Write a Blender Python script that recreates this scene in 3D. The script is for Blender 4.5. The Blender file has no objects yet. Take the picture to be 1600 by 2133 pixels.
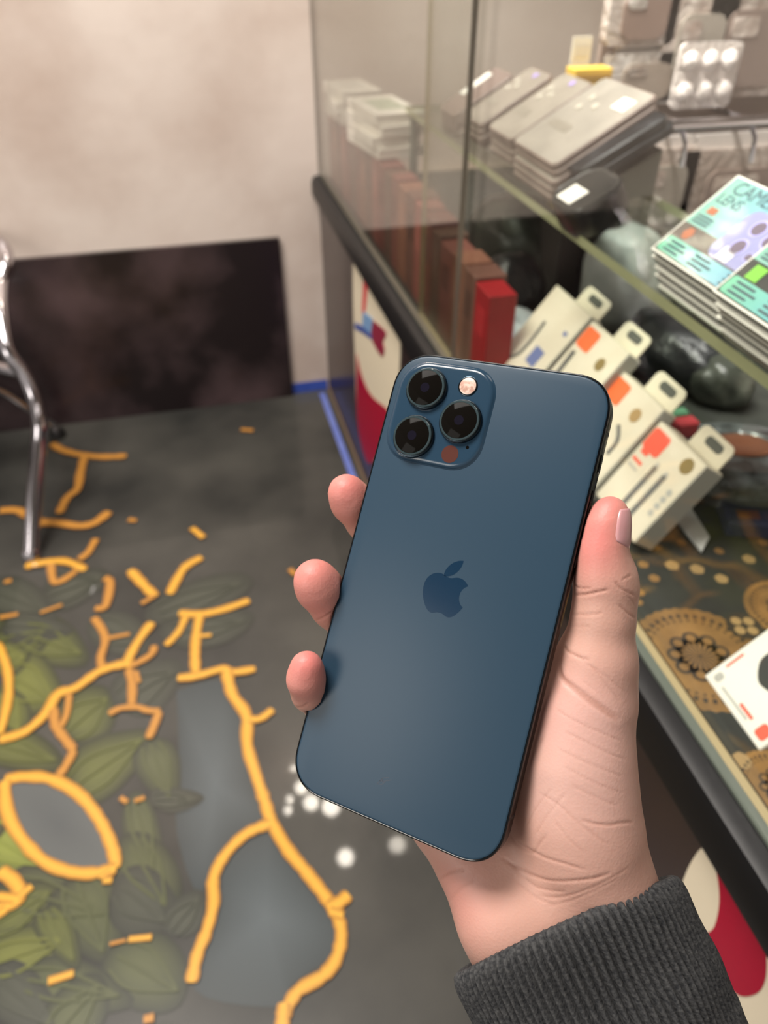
import bpy, bmesh, math, random
import numpy as np
from mathutils import Matrix, Vector
from mathutils.bvhtree import BVHTree

random.seed(7)
rng = np.random.default_rng(7)
sc = bpy.context.scene
COL = sc.collection

# ------------------------------------------------------------------ camera
F, CX, CY = 1555.0, 800.0, 1066.5            # focal length in pixels of a 1600 x 2133 frame
PITCH = math.pi / 2 - math.atan(1934 / F)    # below the horizon
YAW = math.radians(14.1)
H = 1.0                                      # camera height over the floor
fw = np.array([math.sin(YAW) * math.cos(PITCH), math.cos(YAW) * math.cos(PITCH), -math.sin(PITCH)])
rt = np.array([math.cos(YAW), -math.sin(YAW), 0.0])
up = np.cross(rt, fw)
CAM = np.array([0.0, 0.0, H])
CAMM = Matrix(((rt[0], up[0], -fw[0], 0), (rt[1], up[1], -fw[1], 0), (rt[2], up[2], -fw[2], H), (0, 0, 0, 1)))
cd = bpy.data.cameras.new('camera')
cam = bpy.data.objects.new('camera', cd)
COL.objects.link(cam)
cam.matrix_world = CAMM
cd.sensor_fit = 'VERTICAL'
cd.sensor_height = 36.0
cd.lens = F / 2133 * 36.0
cd.clip_start = 0.01
cd.dof.use_dof = True
cd.dof.focus_distance = 0.247
cd.dof.aperture_fstop = cd.lens / 2.5        # 2.5 mm entrance pupil
sc.camera = cam

# ------------------------------------------------------------------ world, lamps, exposure
sc.view_settings.view_transform = 'Standard'
sc.view_settings.look = 'None'
sc.view_settings.gamma = 1.0
sc.view_settings.use_curve_mapping = False
sc.view_settings.exposure = 0.1
w = bpy.data.worlds.new('room_light')
sc.world = w
w.use_nodes = True
w.node_tree.nodes['Background'].inputs[0].default_value = (1.0, 0.93, 0.86, 1)
w.node_tree.nodes['Background'].inputs[1].default_value = 0.45


def area(name, loc, target, sx, sy, power, col):
    d = bpy.data.lights.new(name, 'AREA')
    d.shape = 'RECTANGLE'
    d.size, d.size_y, d.energy, d.color = sx, sy, power, col
    o = bpy.data.objects.new(name, d)
    COL.objects.link(o)
    o.location = loc
    o.rotation_euler = (Vector(target) - Vector(loc)).to_track_quat('-Z', 'Y').to_euler()
    return o


area('ceiling_panel_light', (-0.55, 0.75, 2.4), (-0.45, 0.95, 0), 1.0, 0.6, 58, (1.0, 0.94, 0.87))
area('side_lamp_light', (-1.6, -0.38, 1.5), (0.0, 0.2, 0.85), 0.7, 0.7, 10, (1.0, 0.95, 0.88))
case_fill = area('showcase_fill_light', (0.34, 0.55, 1.46), (0.76, 0.55, 0.76), 1.9, 0.05, 11, (1.0, 0.97, 0.94))  # added unseen fill that brightens the goods in the case
case_fill.data.spread = math.radians(74)


# ------------------------------------------------------------------ projection helpers (photo pixel -> place)
def ray(x, y):
    return fw + rt * (x - CX) / F - up * (y - CY) / F


def onz(x, y, z):
    d = ray(x, y)
    return CAM + d * (z - H) / d[2]


def onx(x, y, X):
    d = ray(x, y)
    return CAM + d * X / d[0]


def ony(x, y, Y):
    d = ray(x, y)
    return CAM + d * Y / d[1]


# ------------------------------------------------------------------ materials
def lin(c):
    c = [v / 255.0 for v in c]
    return tuple(v / 12.92 if v <= 0.04045 else ((v + 0.055) / 1.055) ** 2.4 for v in c) + (1.0,)


def mat(name, col=(128, 128, 128), rough=0.5, metal=0.0, spec=0.5, coat=0.0, coat_r=0.03, noise=None, bump=None, emit=None, attr=None,
        sss=None, alpha=None, rnoise=None):
    m = bpy.data.materials.new(name)
    m.use_nodes = True
    nt = m.node_tree
    b = nt.nodes['Principled BSDF']
    b.inputs['Base Color'].default_value = lin(col)
    b.inputs['Roughness'].default_value = rough
    b.inputs['Metallic'].default_value = metal
    b.inputs['Specular IOR Level'].default_value = spec
    b.inputs['Coat Weight'].default_value = coat
    b.inputs['Coat Roughness'].default_value = coat_r
    tc = nt.nodes.new('ShaderNodeTexCoord')
    if noise:                                     # (scale, other colour, detail, contrast lo, hi)
        sc_, c2, det, lo, hi = noise
        n = nt.nodes.new('ShaderNodeTexNoise')
        n.inputs['Scale'].default_value = sc_
        n.inputs['Detail'].default_value = det
        nt.links.new(tc.outputs['Object'], n.inputs['Vector'])
        r = nt.nodes.new('ShaderNodeValToRGB')
        r.color_ramp.elements[0].position = lo
        r.color_ramp.elements[1].position = hi
        r.color_ramp.elements[0].color = lin(col)
        r.color_ramp.elements[1].color = lin(c2)
        nt.links.new(n.outputs['Fac'], r.inputs['Fac'])
        nt.links.new(r.outputs['Color'], b.inputs['Base Color'])
    if attr:
        a = nt.nodes.new('ShaderNodeAttribute')
        a.attribute_name = attr
        nt.links.new(a.outputs['Color'], b.inputs['Base Color'])
    if bump:                                      # (scale, strength, distance)
        n = nt.nodes.new('ShaderNodeTexNoise')
        n.inputs['Scale'].default_value = bump[0]
        n.inputs['Detail'].default_value = 4
        nt.links.new(tc.outputs['Object'], n.inputs['Vector'])
        bp = nt.nodes.new('ShaderNodeBump')
        bp.inputs['Strength'].default_value = bump[1]
        bp.inputs['Distance'].default_value = bump[2]
        nt.links.new(n.outputs['Fac'], bp.inputs['Height'])
        nt.links.new(bp.outputs['Normal'], b.inputs['Normal'])
    if emit:
        b.inputs['Emission Color'].default_value = lin(emit[0])
        b.inputs['Emission Strength'].default_value = emit[1]
    if sss:
        b.inputs['Subsurface Weight'].default_value = sss[0]
        b.inputs['Subsurface Radius'].default_value = sss[1]
        b.inputs['Subsurface Scale'].default_value = sss[2]
    if alpha is not None:
        b.inputs['Alpha'].default_value = alpha
    return m


def glass_mat(name, tint, gloss, rough=0.0, front_only=False):
    """clear sheet: light goes straight through, a share is mirrored at the surface"""
    m = bpy.data.materials.new(name)
    m.use_nodes = True
    nt = m.node_tree
    nt.nodes.clear()
    o = nt.nodes.new('ShaderNodeOutputMaterial')
    t = nt.nodes.new('ShaderNodeBsdfTransparent')
    t.inputs[0].default_value = tint
    g = nt.nodes.new('ShaderNodeBsdfGlossy')
    g.inputs['Roughness'].default_value = rough
    ge = nt.nodes.new('ShaderNodeNewGeometry')
    dp = nt.nodes.new('ShaderNodeVectorMath')
    dp.operation = 'DOT_PRODUCT'
    nt.links.new(ge.outputs['Normal'], dp.inputs[0])
    nt.links.new(ge.outputs['Incoming'], dp.inputs[1])
    ab = nt.nodes.new('ShaderNodeMath')
    ab.operation = 'ABSOLUTE'
    nt.links.new(dp.outputs['Value'], ab.inputs[0])
    om = nt.nodes.new('ShaderNodeMath')
    om.operation = 'SUBTRACT'
    om.inputs[0].default_value = 1.0
    nt.links.new(ab.outputs[0], om.inputs[1])
    pw = nt.nodes.new('ShaderNodeMath')
    pw.operation = 'POWER'
    pw.inputs[1].default_value = 5.0
    nt.links.new(om.outputs[0], pw.inputs[0])
    fr = nt.nodes.new('ShaderNodeMath')          # Schlick reflectance of one glass face
    fr.operation = 'MULTIPLY_ADD'
    fr.inputs[1].default_value = 1.0 - gloss
    fr.inputs[2].default_value = gloss
    nt.links.new(pw.outputs[0], fr.inputs[0])
    mx = nt.nodes.new('ShaderNodeMixShader')
    if front_only:                               # inner face's reflection left out to thin the haze: only the outer face mirrors
        bf = nt.nodes.new('ShaderNodeMath')
        bf.operation = 'SUBTRACT'
        bf.inputs[0].default_value = 1.0
        nt.links.new(ge.outputs['Backfacing'], bf.inputs[1])
        fm = nt.nodes.new('ShaderNodeMath')
        fm.operation = 'MULTIPLY'
        nt.links.new(fr.outputs[0], fm.inputs[0])
        nt.links.new(bf.outputs[0], fm.inputs[1])
        fr = fm
    nt.links.new(fr.outputs[0], mx.inputs[0])
    nt.links.new(t.outputs[0], mx.inputs[1])
    nt.links.new(g.outputs[0], mx.inputs[2])
    nt.links.new(mx.outputs[0], o.inputs[0])
    return m


# ------------------------------------------------------------------ mesh helpers
class MB:
    def __init__(self):
        self.v, self.f, self.mi, self.c = [], [], [], []

    def add(self, verts, faces, mi=0, cols=None):
        n = len(self.v)
        self.v += [tuple(map(float, p)) for p in verts]
        self.f += [tuple(i + n for i in f) for f in faces]
        self.mi += [mi] * len(faces)
        if cols is not None:
            self.c += [tuple(c) for c in cols]
        return self

    def box(self, lo, hi, bev=0.0, mi=0):
        (x0, y0, z0), (x1, y1, z1) = lo, hi
        if bev <= 0:
            vs = [(x, y, z) for x in (x0, x1) for y in (y0, y1) for z in (z0, z1)]
            return self.add(vs, [(0, 1, 3, 2), (4, 6, 7, 5), (0, 4, 5, 1), (2, 3, 7, 6), (0, 2, 6, 4), (1, 5, 7, 3)], mi)
        b = bev
        out = [(x0 + b, y0), (x1 - b, y0), (x1, y0 + b), (x1, y1 - b), (x1 - b, y1), (x0 + b, y1), (x0, y1 - b), (x0, y0 + b)]
        inn = [(x0 + b, y0 + b), (x1 - b, y0 + b), (x1 - b, y0 + b), (x1 - b, y1 - b), (x1 - b, y1 - b), (x0 + b, y1 - b), (x0 + b, y1 - b), (x0 + b, y0 + b)]
        rings = [[(p[0], p[1], z0) for p in inn], [(p[0], p[1], z0 + b) for p in out], [(p[0], p[1], z1 - b) for p in out], [(p[0], p[1], z1) for p in inn]]
        return self.loft(rings, mi)

    def loft(self, rings, mi=0, caps=True, closed=True):
        n = len(rings[0])
        vs = [p for r in rings for p in r]
        fs = []
        for k in range(len(rings) - 1):
            for i in range(n if closed else n - 1):
                j = (i + 1) % n
                fs.append((k * n + i, k * n + j, (k + 1) * n + j, (k + 1) * n + i))
        if caps:
            fs.append(tuple(reversed(range(n))))
            fs.append(tuple((len(rings) - 1) * n + i for i in range(n)))
        return self.add(vs, fs, mi)

    def lathe(self, prof, n=32, c=(0, 0), mi=0):
        return self.loft([[(c[0] + r * math.cos(2 * math.pi * i / n), c[1] + r * math.sin(2 * math.pi * i / n), z) for i in range(n)] for r, z in prof], mi)

    def prism(self, poly, z0, z1, mi=0, bev=0.0):
        if bev:
            p2 = inset(poly, bev)
            return self.loft([[(x, y, z0) for x, y in poly], [(x, y, z1 - bev) for x, y in poly], [(x, y, z1) for x, y in p2]], mi)
        return self.loft([[(x, y, z0) for x, y in poly], [(x, y, z1) for x, y in poly]], mi)

    def tube(self, pts, r, n=12, mi=0):
        pts = [np.array(p, float) for p in pts]
        rs = r if isinstance(r, (list, tuple)) else [r] * len(pts)
        rings, prev = [], None
        for i, p in enumerate(pts):
            t = pts[min(i + 1, len(pts) - 1)] - pts[max(i - 1, 0)]
            t = t / np.linalg.norm(t)
            if prev is None:
                a = np.array([0, 0, 1.0]) if abs(t[2]) < 0.9 else np.array([1.0, 0, 0])
                u = np.cross(t, a)
            else:
                u = prev - t * (prev @ t)
            u = u / np.linalg.norm(u)
            prev = u
            v = np.cross(t, u)
            rings.append([tuple(p + rs[i] * (math.cos(2 * math.pi * k / n) * u + math.sin(2 * math.pi * k / n) * v)) for k in range(n)])
        return self.loft(rings, mi)

    def mesh(self, name, mats, smooth=False):
        me = bpy.data.meshes.new(name)
        me.from_pydata(self.v, [], self.f)
        for m in (mats if isinstance(mats, (list, tuple)) else [mats]):
            me.materials.append(m)
        if any(self.mi):
            me.polygons.foreach_set('material_index', self.mi)
        if self.c and len(self.c) == len(self.v):
            a = me.color_attributes.new('col', 'FLOAT_COLOR', 'POINT')
            a.data.foreach_set('color', np.array(self.c, dtype=np.float32).ravel())
        bm = bmesh.new()
        bm.from_mesh(me)
        bmesh.ops.recalc_face_normals(bm, faces=bm.faces)
        bm.to_mesh(me)
        bm.free()
        if smooth:
            me.polygons.foreach_set('use_smooth', [True] * len(me.polygons))
            if smooth != 'all':
                me.set_sharp_from_angle(angle=math.radians(smooth if isinstance(smooth, (int, float)) and smooth is not True else 40))
        me.update()
        return me

    def build(self, name, mats, parent=None, smooth=False, M=None):
        o = bpy.data.objects.new(name, self.mesh(name, mats, smooth))
        COL.objects.link(o)
        if parent is not None:
            o.parent = parent
        if M is not None:
            o.matrix_world = M
        return o


def inset(poly, d):
    p = np.array(poly, float)
    e = np.roll(p, -1, 0) - p
    l = np.linalg.norm(e, axis=1, keepdims=True) + 1e-12
    nrm = np.c_[-e[:, 1], e[:, 0]] / l
    a = np.sum(p[:, 0] * np.roll(p[:, 1], -1) - p[:, 1] * np.roll(p[:, 0], -1))
    if a < 0:
        nrm = -nrm
    nn = nrm + np.roll(nrm, 1, 0)
    nn /= np.maximum((nn * nn).sum(1, keepdims=True) / 2, 0.3)
    return [tuple(q) for q in p + nn * d]


def rrect(w_, h_, r, n=10, ex=2.0, c=(0, 0)):
    pts = []
    for sx, sy, a0 in ((1, 1, 0), (-1, 1, 90), (-1, -1, 180), (1, -1, 270)):
        for k in range(n + 1):
            a = math.radians(a0 + 90 * k / n)
            ca, sa = math.cos(a), math.sin(a)
            x = math.copysign(abs(ca) ** (2 / ex), ca) * r
            y = math.copysign(abs(sa) ** (2 / ex), sa) * r
            pts.append((c[0] + sx * (w_ / 2 - r) + x, c[1] + sy * (h_ / 2 - r) + y))
    return pts


def tag(o, label=None, cat=None, group=None, kind=None):
    for k, v in (('label', label), ('category', cat), ('group', group), ('kind', kind)):
        if v:
            o[k] = v
    return o


def thing(name, label, cat, M=None, group=None):
    o = bpy.data.objects.new(name, None)
    o.empty_display_size = 0.02
    COL.objects.link(o)
    if M is not None:
        o.matrix_world = M
    return tag(o, label, cat, group)


def T(x, y, z):
    return Matrix.Translation((float(x), float(y), float(z)))


def frame(o, x, z=(0, 0, 1)):
    """matrix with origin o, x axis along x, z axis near z"""
    x = Vector(x).normalized()
    z = Vector(z)
    y = z.cross(x).normalized()
    z = x.cross(y)
    return Matrix(((x.x, y.x, z.x, o[0]), (x.y, y.y, z.y, o[1]), (x.z, y.z, z.z, o[2]), (0, 0, 0, 1)))


def text_mesh(name, s, size, m, parent, loc, rot=0.0, ext=0.0002, align='LEFT'):
    cu = bpy.data.curves.new(name, 'FONT')
    cu.body = s
    cu.size = size
    cu.extrude = ext
    cu.align_x = align
    cu.resolution_u = 3
    tmp = bpy.data.objects.new(name, cu)
    COL.objects.link(tmp)
    me = bpy.data.meshes.new_from_object(tmp.evaluated_get(bpy.context.evaluated_depsgraph_get()))
    bpy.data.objects.remove(tmp)
    me.materials.clear()
    me.materials.append(m)
    me.name = name
    o = bpy.data.objects.new(name, me)
    COL.objects.link(o)
    o.parent = parent
    o.location = loc
    o.rotation_euler = (0, 0, rot)
    return o


def spline(pts, n=6):
    """Catmull-Rom through 2-D/3-D points"""
    p = [np.array(q, float) for q in pts]
    if len(p) < 3:
        return p
    out = []
    for i in range(len(p) - 1):
        a, b, c, d = p[max(i - 1, 0)], p[i], p[i + 1], p[min(i + 2, len(p) - 1)]
        for k in range(n):
            t = k / n
            out.append(0.5 * (2 * b + (c - a) * t + (2 * a - 5 * b + 4 * c - d) * t * t + (3 * b - 3 * c + d - a) * t ** 3))
    out.append(p[-1])
    return out

# ================================================================== the setting
YW = 1.754          # back wall
XG = 0.2877         # front plane of the showcase
RAIL = 0.545
M_wall = mat('mottled_plaster', (227, 213, 203), 0.38, noise=(3.2, (194, 173, 160), 6, 0.40, 0.75), bump=(14, 0.15, 0.01))
M_floor = mat('printed_epoxy_floor', (48, 48, 46), 0.35, spec=0.25, coat=0.45, coat_r=0.04, noise=(3.2, (84, 82, 77), 5, 0.34, 0.70))
M_print = mat('floor_print_ink', attr='col', rough=0.35, spec=0.25, coat=0.45, coat_r=0.04)
M_ceil = mat('grey_ceiling', (112, 104, 97), 0.85)

fl = MB().box((-2.6, -1.6, -0.05), (1.3, YW, 0.0)).build('floor', M_floor)
tag(fl, 'dark glossy floor printed with olive leaves and golden cracks', kind='structure')
wb = MB().box((-2.6, YW, -0.05), (1.3, YW + 0.1, 2.5)).build('wall_back', M_wall)
tag(wb, 'mottled beige plaster wall', kind='structure')
wr = MB().box((1.2, -1.6, -0.05), (1.3, YW, 2.5)).build('wall_right', M_wall)
tag(wr, 'beige wall behind the showcase', kind='structure')
ce = MB().box((-2.6, -1.6, 2.5), (1.3, YW + 0.1, 2.55)).build('ceiling', M_ceil)
tag(ce, 'grey ceiling', kind='structure')


def z8(p): return (p[0] / 2.066, 1100 + p[1] / 2.066)
def z7(p): return (p[0] / 2.5, 480 + p[1] / 2.5)
def z9(p): return (540 + p[0] / 3.478, 1540 + p[1] / 3.478)


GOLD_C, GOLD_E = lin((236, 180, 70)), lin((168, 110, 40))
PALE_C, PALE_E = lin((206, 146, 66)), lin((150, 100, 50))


RZ = [0.0]


def ribbon(pts_px, wpx, z, name, c_mid, c_edge, parent, closed=False, ragged=0.12):
    RZ[0] += 6e-6
    z = z + RZ[0]
    P = spline(pts_px, 5)
    if closed:
        P = spline(list(pts_px) + [pts_px[0]], 5)
    G = [onz(p[0], p[1], 0.0) for p in P]
    # width in metres from the local scale across the view
    mb = MB()
    offs = (-1.0, -0.72, -0.25, 0.25, 0.72, 1.0)
    rows = []
    for i, g in enumerate(G):
        t = G[min(i + 1, len(G) - 1)] - G[max(i - 1, 0)]
        t = t / (np.linalg.norm(t) + 1e-9)
        nrm = np.array([-t[1], t[0], 0])
        dist = np.linalg.norm(g - CAM)
        hw = wpx / 2 * dist / F * 1.15 * (1 + ragged * (rng.random() - 0.5) * 2)
        if not closed and i in (0, len(G) - 1):
            hw *= 0.72
        rows.append([g + nrm * hw * o for o in offs])
    vs, cs, fs = [], [], []
    m = len(offs)
    for r in rows:
        for k, q in enumerate(r):
            vs.append((q[0], q[1], z))
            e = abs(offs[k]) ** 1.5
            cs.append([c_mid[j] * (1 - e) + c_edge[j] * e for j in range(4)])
    for i in range(len(rows) - 1):
        for k in range(m - 1):
            fs.append((i * m + k, i * m + k + 1, (i + 1) * m + k + 1, (i + 1) * m + k))
    mb.add(vs, fs, 0, cs)
    return mb.build(name, M_print, parent)


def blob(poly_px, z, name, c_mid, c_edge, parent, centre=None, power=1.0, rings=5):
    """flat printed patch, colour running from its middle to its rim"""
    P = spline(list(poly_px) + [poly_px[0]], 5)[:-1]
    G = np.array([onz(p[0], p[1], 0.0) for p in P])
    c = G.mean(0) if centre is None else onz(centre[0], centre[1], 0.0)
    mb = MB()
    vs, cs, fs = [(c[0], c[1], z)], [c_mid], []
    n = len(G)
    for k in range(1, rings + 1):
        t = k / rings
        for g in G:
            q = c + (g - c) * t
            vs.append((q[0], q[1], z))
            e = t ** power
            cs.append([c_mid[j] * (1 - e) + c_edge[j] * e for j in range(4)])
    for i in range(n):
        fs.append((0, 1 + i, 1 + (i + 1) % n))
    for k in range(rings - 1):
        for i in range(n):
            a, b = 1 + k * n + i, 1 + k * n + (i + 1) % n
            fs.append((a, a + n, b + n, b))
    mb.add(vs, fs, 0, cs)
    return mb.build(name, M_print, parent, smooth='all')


# ---- printed leaves (zoomed-crop coordinates, converted to floor points)
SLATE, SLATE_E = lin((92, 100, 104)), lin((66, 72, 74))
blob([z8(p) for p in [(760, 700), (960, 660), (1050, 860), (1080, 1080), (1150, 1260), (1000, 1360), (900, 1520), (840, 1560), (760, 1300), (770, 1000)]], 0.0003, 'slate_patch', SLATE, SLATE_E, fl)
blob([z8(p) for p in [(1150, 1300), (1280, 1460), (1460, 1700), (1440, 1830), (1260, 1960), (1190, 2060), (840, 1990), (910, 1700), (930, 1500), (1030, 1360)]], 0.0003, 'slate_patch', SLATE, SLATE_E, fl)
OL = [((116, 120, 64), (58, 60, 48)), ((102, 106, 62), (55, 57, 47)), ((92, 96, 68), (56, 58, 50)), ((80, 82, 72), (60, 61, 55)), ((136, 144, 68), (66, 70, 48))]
leaf_list = [  # centre x, y, half length, half width, tilt deg, tone   (crop coordinates)
    (230, 500, 130, 80, 20, 1), (90, 500, 120, 70, -30, 1), (140, 690, 110, 105, 30, 0), (40, 560, 70, 60, 0, 0), (380, 800, 110, 90, -40, 1),
    (40, 800, 90, 70, 60, 0), (90, 960, 160, 70, 15, 1), (470, 1010, 180, 90, -35, 1), (690, 1050, 120, 70, 70, 2), (640, 680, 130, 80, -30, 3),
    (620, 1330, 150, 60, 75, 2), (640, 1500, 150, 100, 60, 2), (60, 1380, 150, 100, 30, 4), (250, 1610, 210, 100, 15, 2), (90, 1640, 150, 90, -30, 1),
    (390, 1680, 160, 120, 70, 2), (620, 1620, 120, 110, 40, 3), (110, 1830, 180, 90, -20, 0), (640, 1920, 150, 130, 30, 2), (320, 1980, 200, 90, 10, 2),
    (260, 1760, 120, 60, 60, 1), (110, 2040, 160, 90, 40, 3), (800, 1660, 90, 60, -50, 3), (330, 2080, 150, 90, -50, 2), (520, 460, 110, 70, 20, 3),
    (90, 320, 130, 70, 20, 3), (330, 250, 120, 60, -20, 3), (150, 430, 120, 50, 5, 3), (760, 1170, 90, 40, 0, 3), (900, 430, 160, 60, -10, 3), (870, 300, 190, 60, -20, 3)]
rl_ = random.Random(4)
for _ in range(34):          # the print goes on to the left of the frame and towards the photographer
    if rl_.random() < 0.7:
        leaf_list.append((rl_.uniform(-1150, -110), rl_.uniform(420, 2100), rl_.uniform(110, 190), rl_.uniform(65, 105), rl_.uniform(-60, 80), rl_.randrange(4)))
    else:
        leaf_list.append((rl_.uniform(-300, 800), rl_.uniform(2300, 2700), rl_.uniform(120, 190), rl_.uniform(70, 110), rl_.uniform(-60, 80), rl_.randrange(4)))
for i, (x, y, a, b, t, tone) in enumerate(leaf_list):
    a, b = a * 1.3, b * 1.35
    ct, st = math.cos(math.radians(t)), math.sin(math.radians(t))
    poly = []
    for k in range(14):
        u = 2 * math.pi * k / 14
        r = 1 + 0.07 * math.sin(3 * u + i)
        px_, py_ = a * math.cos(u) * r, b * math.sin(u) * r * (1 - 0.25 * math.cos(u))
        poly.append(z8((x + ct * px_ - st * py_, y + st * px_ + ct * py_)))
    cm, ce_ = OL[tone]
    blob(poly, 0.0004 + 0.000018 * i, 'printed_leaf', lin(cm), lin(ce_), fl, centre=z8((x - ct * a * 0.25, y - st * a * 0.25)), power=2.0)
    for s in (-0.5, 0.0, 0.5):      # dark leaf veins
        q0 = z8((x + ct * a * 0.75, y + st * a * 0.75))
        q1 = z8((x - ct * a * 0.2 - st * b * s * 1.1, y - st * a * 0.2 + ct * b * s * 1.1))
        q2 = z8((x - ct * a * 0.8 - st * b * s * 0.8, y - st * a * 0.8 + ct * b * s * 0.8))
        lv = ribbon([q0, q1, q2], 4.5, 0.0017, 'leaf_vein', lin([int(v * 0.94) for v in cm]), lin([int(v * 0.97) for v in cm]), fl)

# ---- the lens-shaped window of the print and the golden cracks
eye_up = [(22, 1090), (100, 1075), (220, 1085), (340, 1150), (430, 1260), (485, 1380), (502, 1468)]
eye_dn = [(502, 1468), (400, 1490), (290, 1480), (180, 1430), (80, 1320), (30, 1210), (22, 1090)]
blob([z8(p) for p in eye_up[1:-1] + [(500, 1455)] + eye_dn[1:-1] + [(22, 1110)]], 0.00195, 'slate_patch', lin((84, 88, 90)), lin((96, 100, 100)), fl)
G8 = [([(1075, 315), (960, 355), (860, 375), (770, 370)], 17, 0), ([(800, 385), (770, 450), (715, 510)], 14, 0), ([(860, 380), (845, 470), (840, 560), (845, 640)], 18, 0),
      ([(850, 470), (910, 465)], 12, 0), ([(765, 650), (850, 640), (960, 610), (1000, 625), (1100, 610)], 18, 0),
      ([(975, 620), (1000, 720), (1060, 810), (1065, 940), (1100, 1060), (1140, 1180), (1170, 1270), (1240, 1390), (1322, 1490), (1420, 1620), (1468, 1730), (1450, 1850), (1390, 1930), (1290, 1990), (1240, 2060), (1226, 2110)], 21, 0),
      ([(1070, 825), (1120, 825), (1175, 785)], 15, 0), ([(1165, 1275), (1060, 1320), (970, 1410), (920, 1510), (920, 1620), (890, 1740), (850, 1840), (825, 1960)], 20, 0),
      ([(0, 915), (110, 880), (200, 800), (250, 720), (330, 690), (430, 620), (530, 590), (570, 592)], 19, 0), ([(545, 585), (590, 500), (655, 410)], 18, 0),
      ([(565, 600), (650, 550), (665, 510)], 13, 1), ([(555, 610), (570, 680), (568, 770)], 16, 1), ([(585, 620), (600, 670)], 12, 1),
      ([(470, 805), (520, 780), (590, 775), (640, 790), (690, 790)], 12, 1), ([(685, 795), (670, 840), (640, 910)], 16, 1),
      ([(440, 600), (435, 560), (455, 490), (440, 440), (405, 390)], 14, 1), ([(460, 480), (560, 460)], 12, 1),
      ([(235, 780), (240, 850), (280, 910), (320, 960)], 16, 1), ([(320, 960), (290, 1020), (255, 1070)], 15, 1), ([(300, 720), (290, 800), (265, 860)], 12, 1),
      (eye_up, 20, 0), (eye_dn, 20, 0), ([(-10, 500), (30, 600), (40, 700), (25, 800), (0, 890)], 15, 0),
      ([(0, 1480), (60, 1520), (90, 1580), (60, 1620), (-10, 1645)], 20, 0), ([(80, 1595), (140, 1545)], 15, 0), ([(-10, 1590), (70, 1600)], 20, 0), ([(30, 1645), (-10, 1670)], 18, 0),
      ([(560, 185), (620, 250), (670, 300)], 19, 0), ([(670, 295), (610, 330)], 13, 1), ([(870, 130), (800, 170), (760, 230), (730, 290)], 18, 0), ([(825, 5), (880, 45)], 16, 1),
      ([(415, 50), (380, 110), (340, 140)], 14, 1), ([(110, 170), (210, 150), (290, 150), (370, 185)], 17, 0), ([(220, 160), (240, 240), (330, 190)], 14, 1),
      ([(450, 220), (475, 240), (455, 340), (410, 350)], 15, 1), ([(175, 370), (270, 335)], 11, 1), ([(0, 390), (80, 375)], 13, 1), ([(20, 238), (52, 230)], 14, 1),
      ([(445, 1522), (485, 1520)], 15, 0), ([(520, 1165), (550, 1185)], 12, 1), ([(580, 1180), (625, 1165)], 11, 1), ([(555, 1775), (655, 1765)], 15, 0), ([(475, 1795), (545, 1778)], 8, 1),
      ([(210, 1955), (320, 1920)], 17, 0), ([(620, 2120), (665, 2110)], 17, 1), ([(430, 1510), (480, 1480)], 12, 0)]
G8 += [([(-5, 915), (-130, 960), (-260, 930), (-420, 1000), (-560, 980)], 19, 0), ([(-260, 930), (-330, 1060), (-300, 1200), (-400, 1330)], 18, 0), ([(-420, 1000), (-480, 860), (-600, 760)], 17, 0),
       ([(-60, 1665), (-200, 1720), (-330, 1690), (-480, 1780)], 19, 0), ([(-200, 1720), (-260, 1860), (-380, 1960)], 17, 0), ([(-140, 560), (-300, 620), (-430, 580)], 15, 1),
       ([(-700, 1200), (-820, 1350), (-800, 1520), (-940, 1640)], 18, 0), ([(1222, 2180), (1200, 2300), (1120, 2420), (1140, 2560)], 21, 0), ([(600, 2250), (520, 2380), (560, 2520)], 18, 1)]
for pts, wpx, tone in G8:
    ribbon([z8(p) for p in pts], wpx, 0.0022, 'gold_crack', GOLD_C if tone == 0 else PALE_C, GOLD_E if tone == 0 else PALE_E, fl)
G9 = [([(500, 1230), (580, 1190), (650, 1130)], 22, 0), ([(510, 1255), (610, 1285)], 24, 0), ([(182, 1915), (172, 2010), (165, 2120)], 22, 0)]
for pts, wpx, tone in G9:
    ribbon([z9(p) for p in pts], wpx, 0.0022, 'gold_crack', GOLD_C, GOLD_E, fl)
G7 = [([(270, 1115), (330, 1150), (430, 1175), (540, 1185), (660, 1180)], 16, 1), ([(440, 1185), (420, 1270), (405, 1350), (350, 1400), (310, 1480)], 15, 1),
      ([(0, 1465), (100, 1465), (200, 1520), (310, 1530), (420, 1545), (500, 1525), (570, 1470)], 18, 1), ([(670, 1512), (712, 1518)], 15, 1),
      ([(1000, 1555), (1060, 1605)], 18, 0), ([(1255, 1042), (1320, 1048)], 14, 1), ([(1510, 1770), (1540, 1800)], 16, 1)]
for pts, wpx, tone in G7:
    ribbon([z7(p) for p in pts], wpx, 0.0022, 'gold_crack', GOLD_C if tone == 0 else PALE_C, GOLD_E if tone == 0 else PALE_E, fl)

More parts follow.
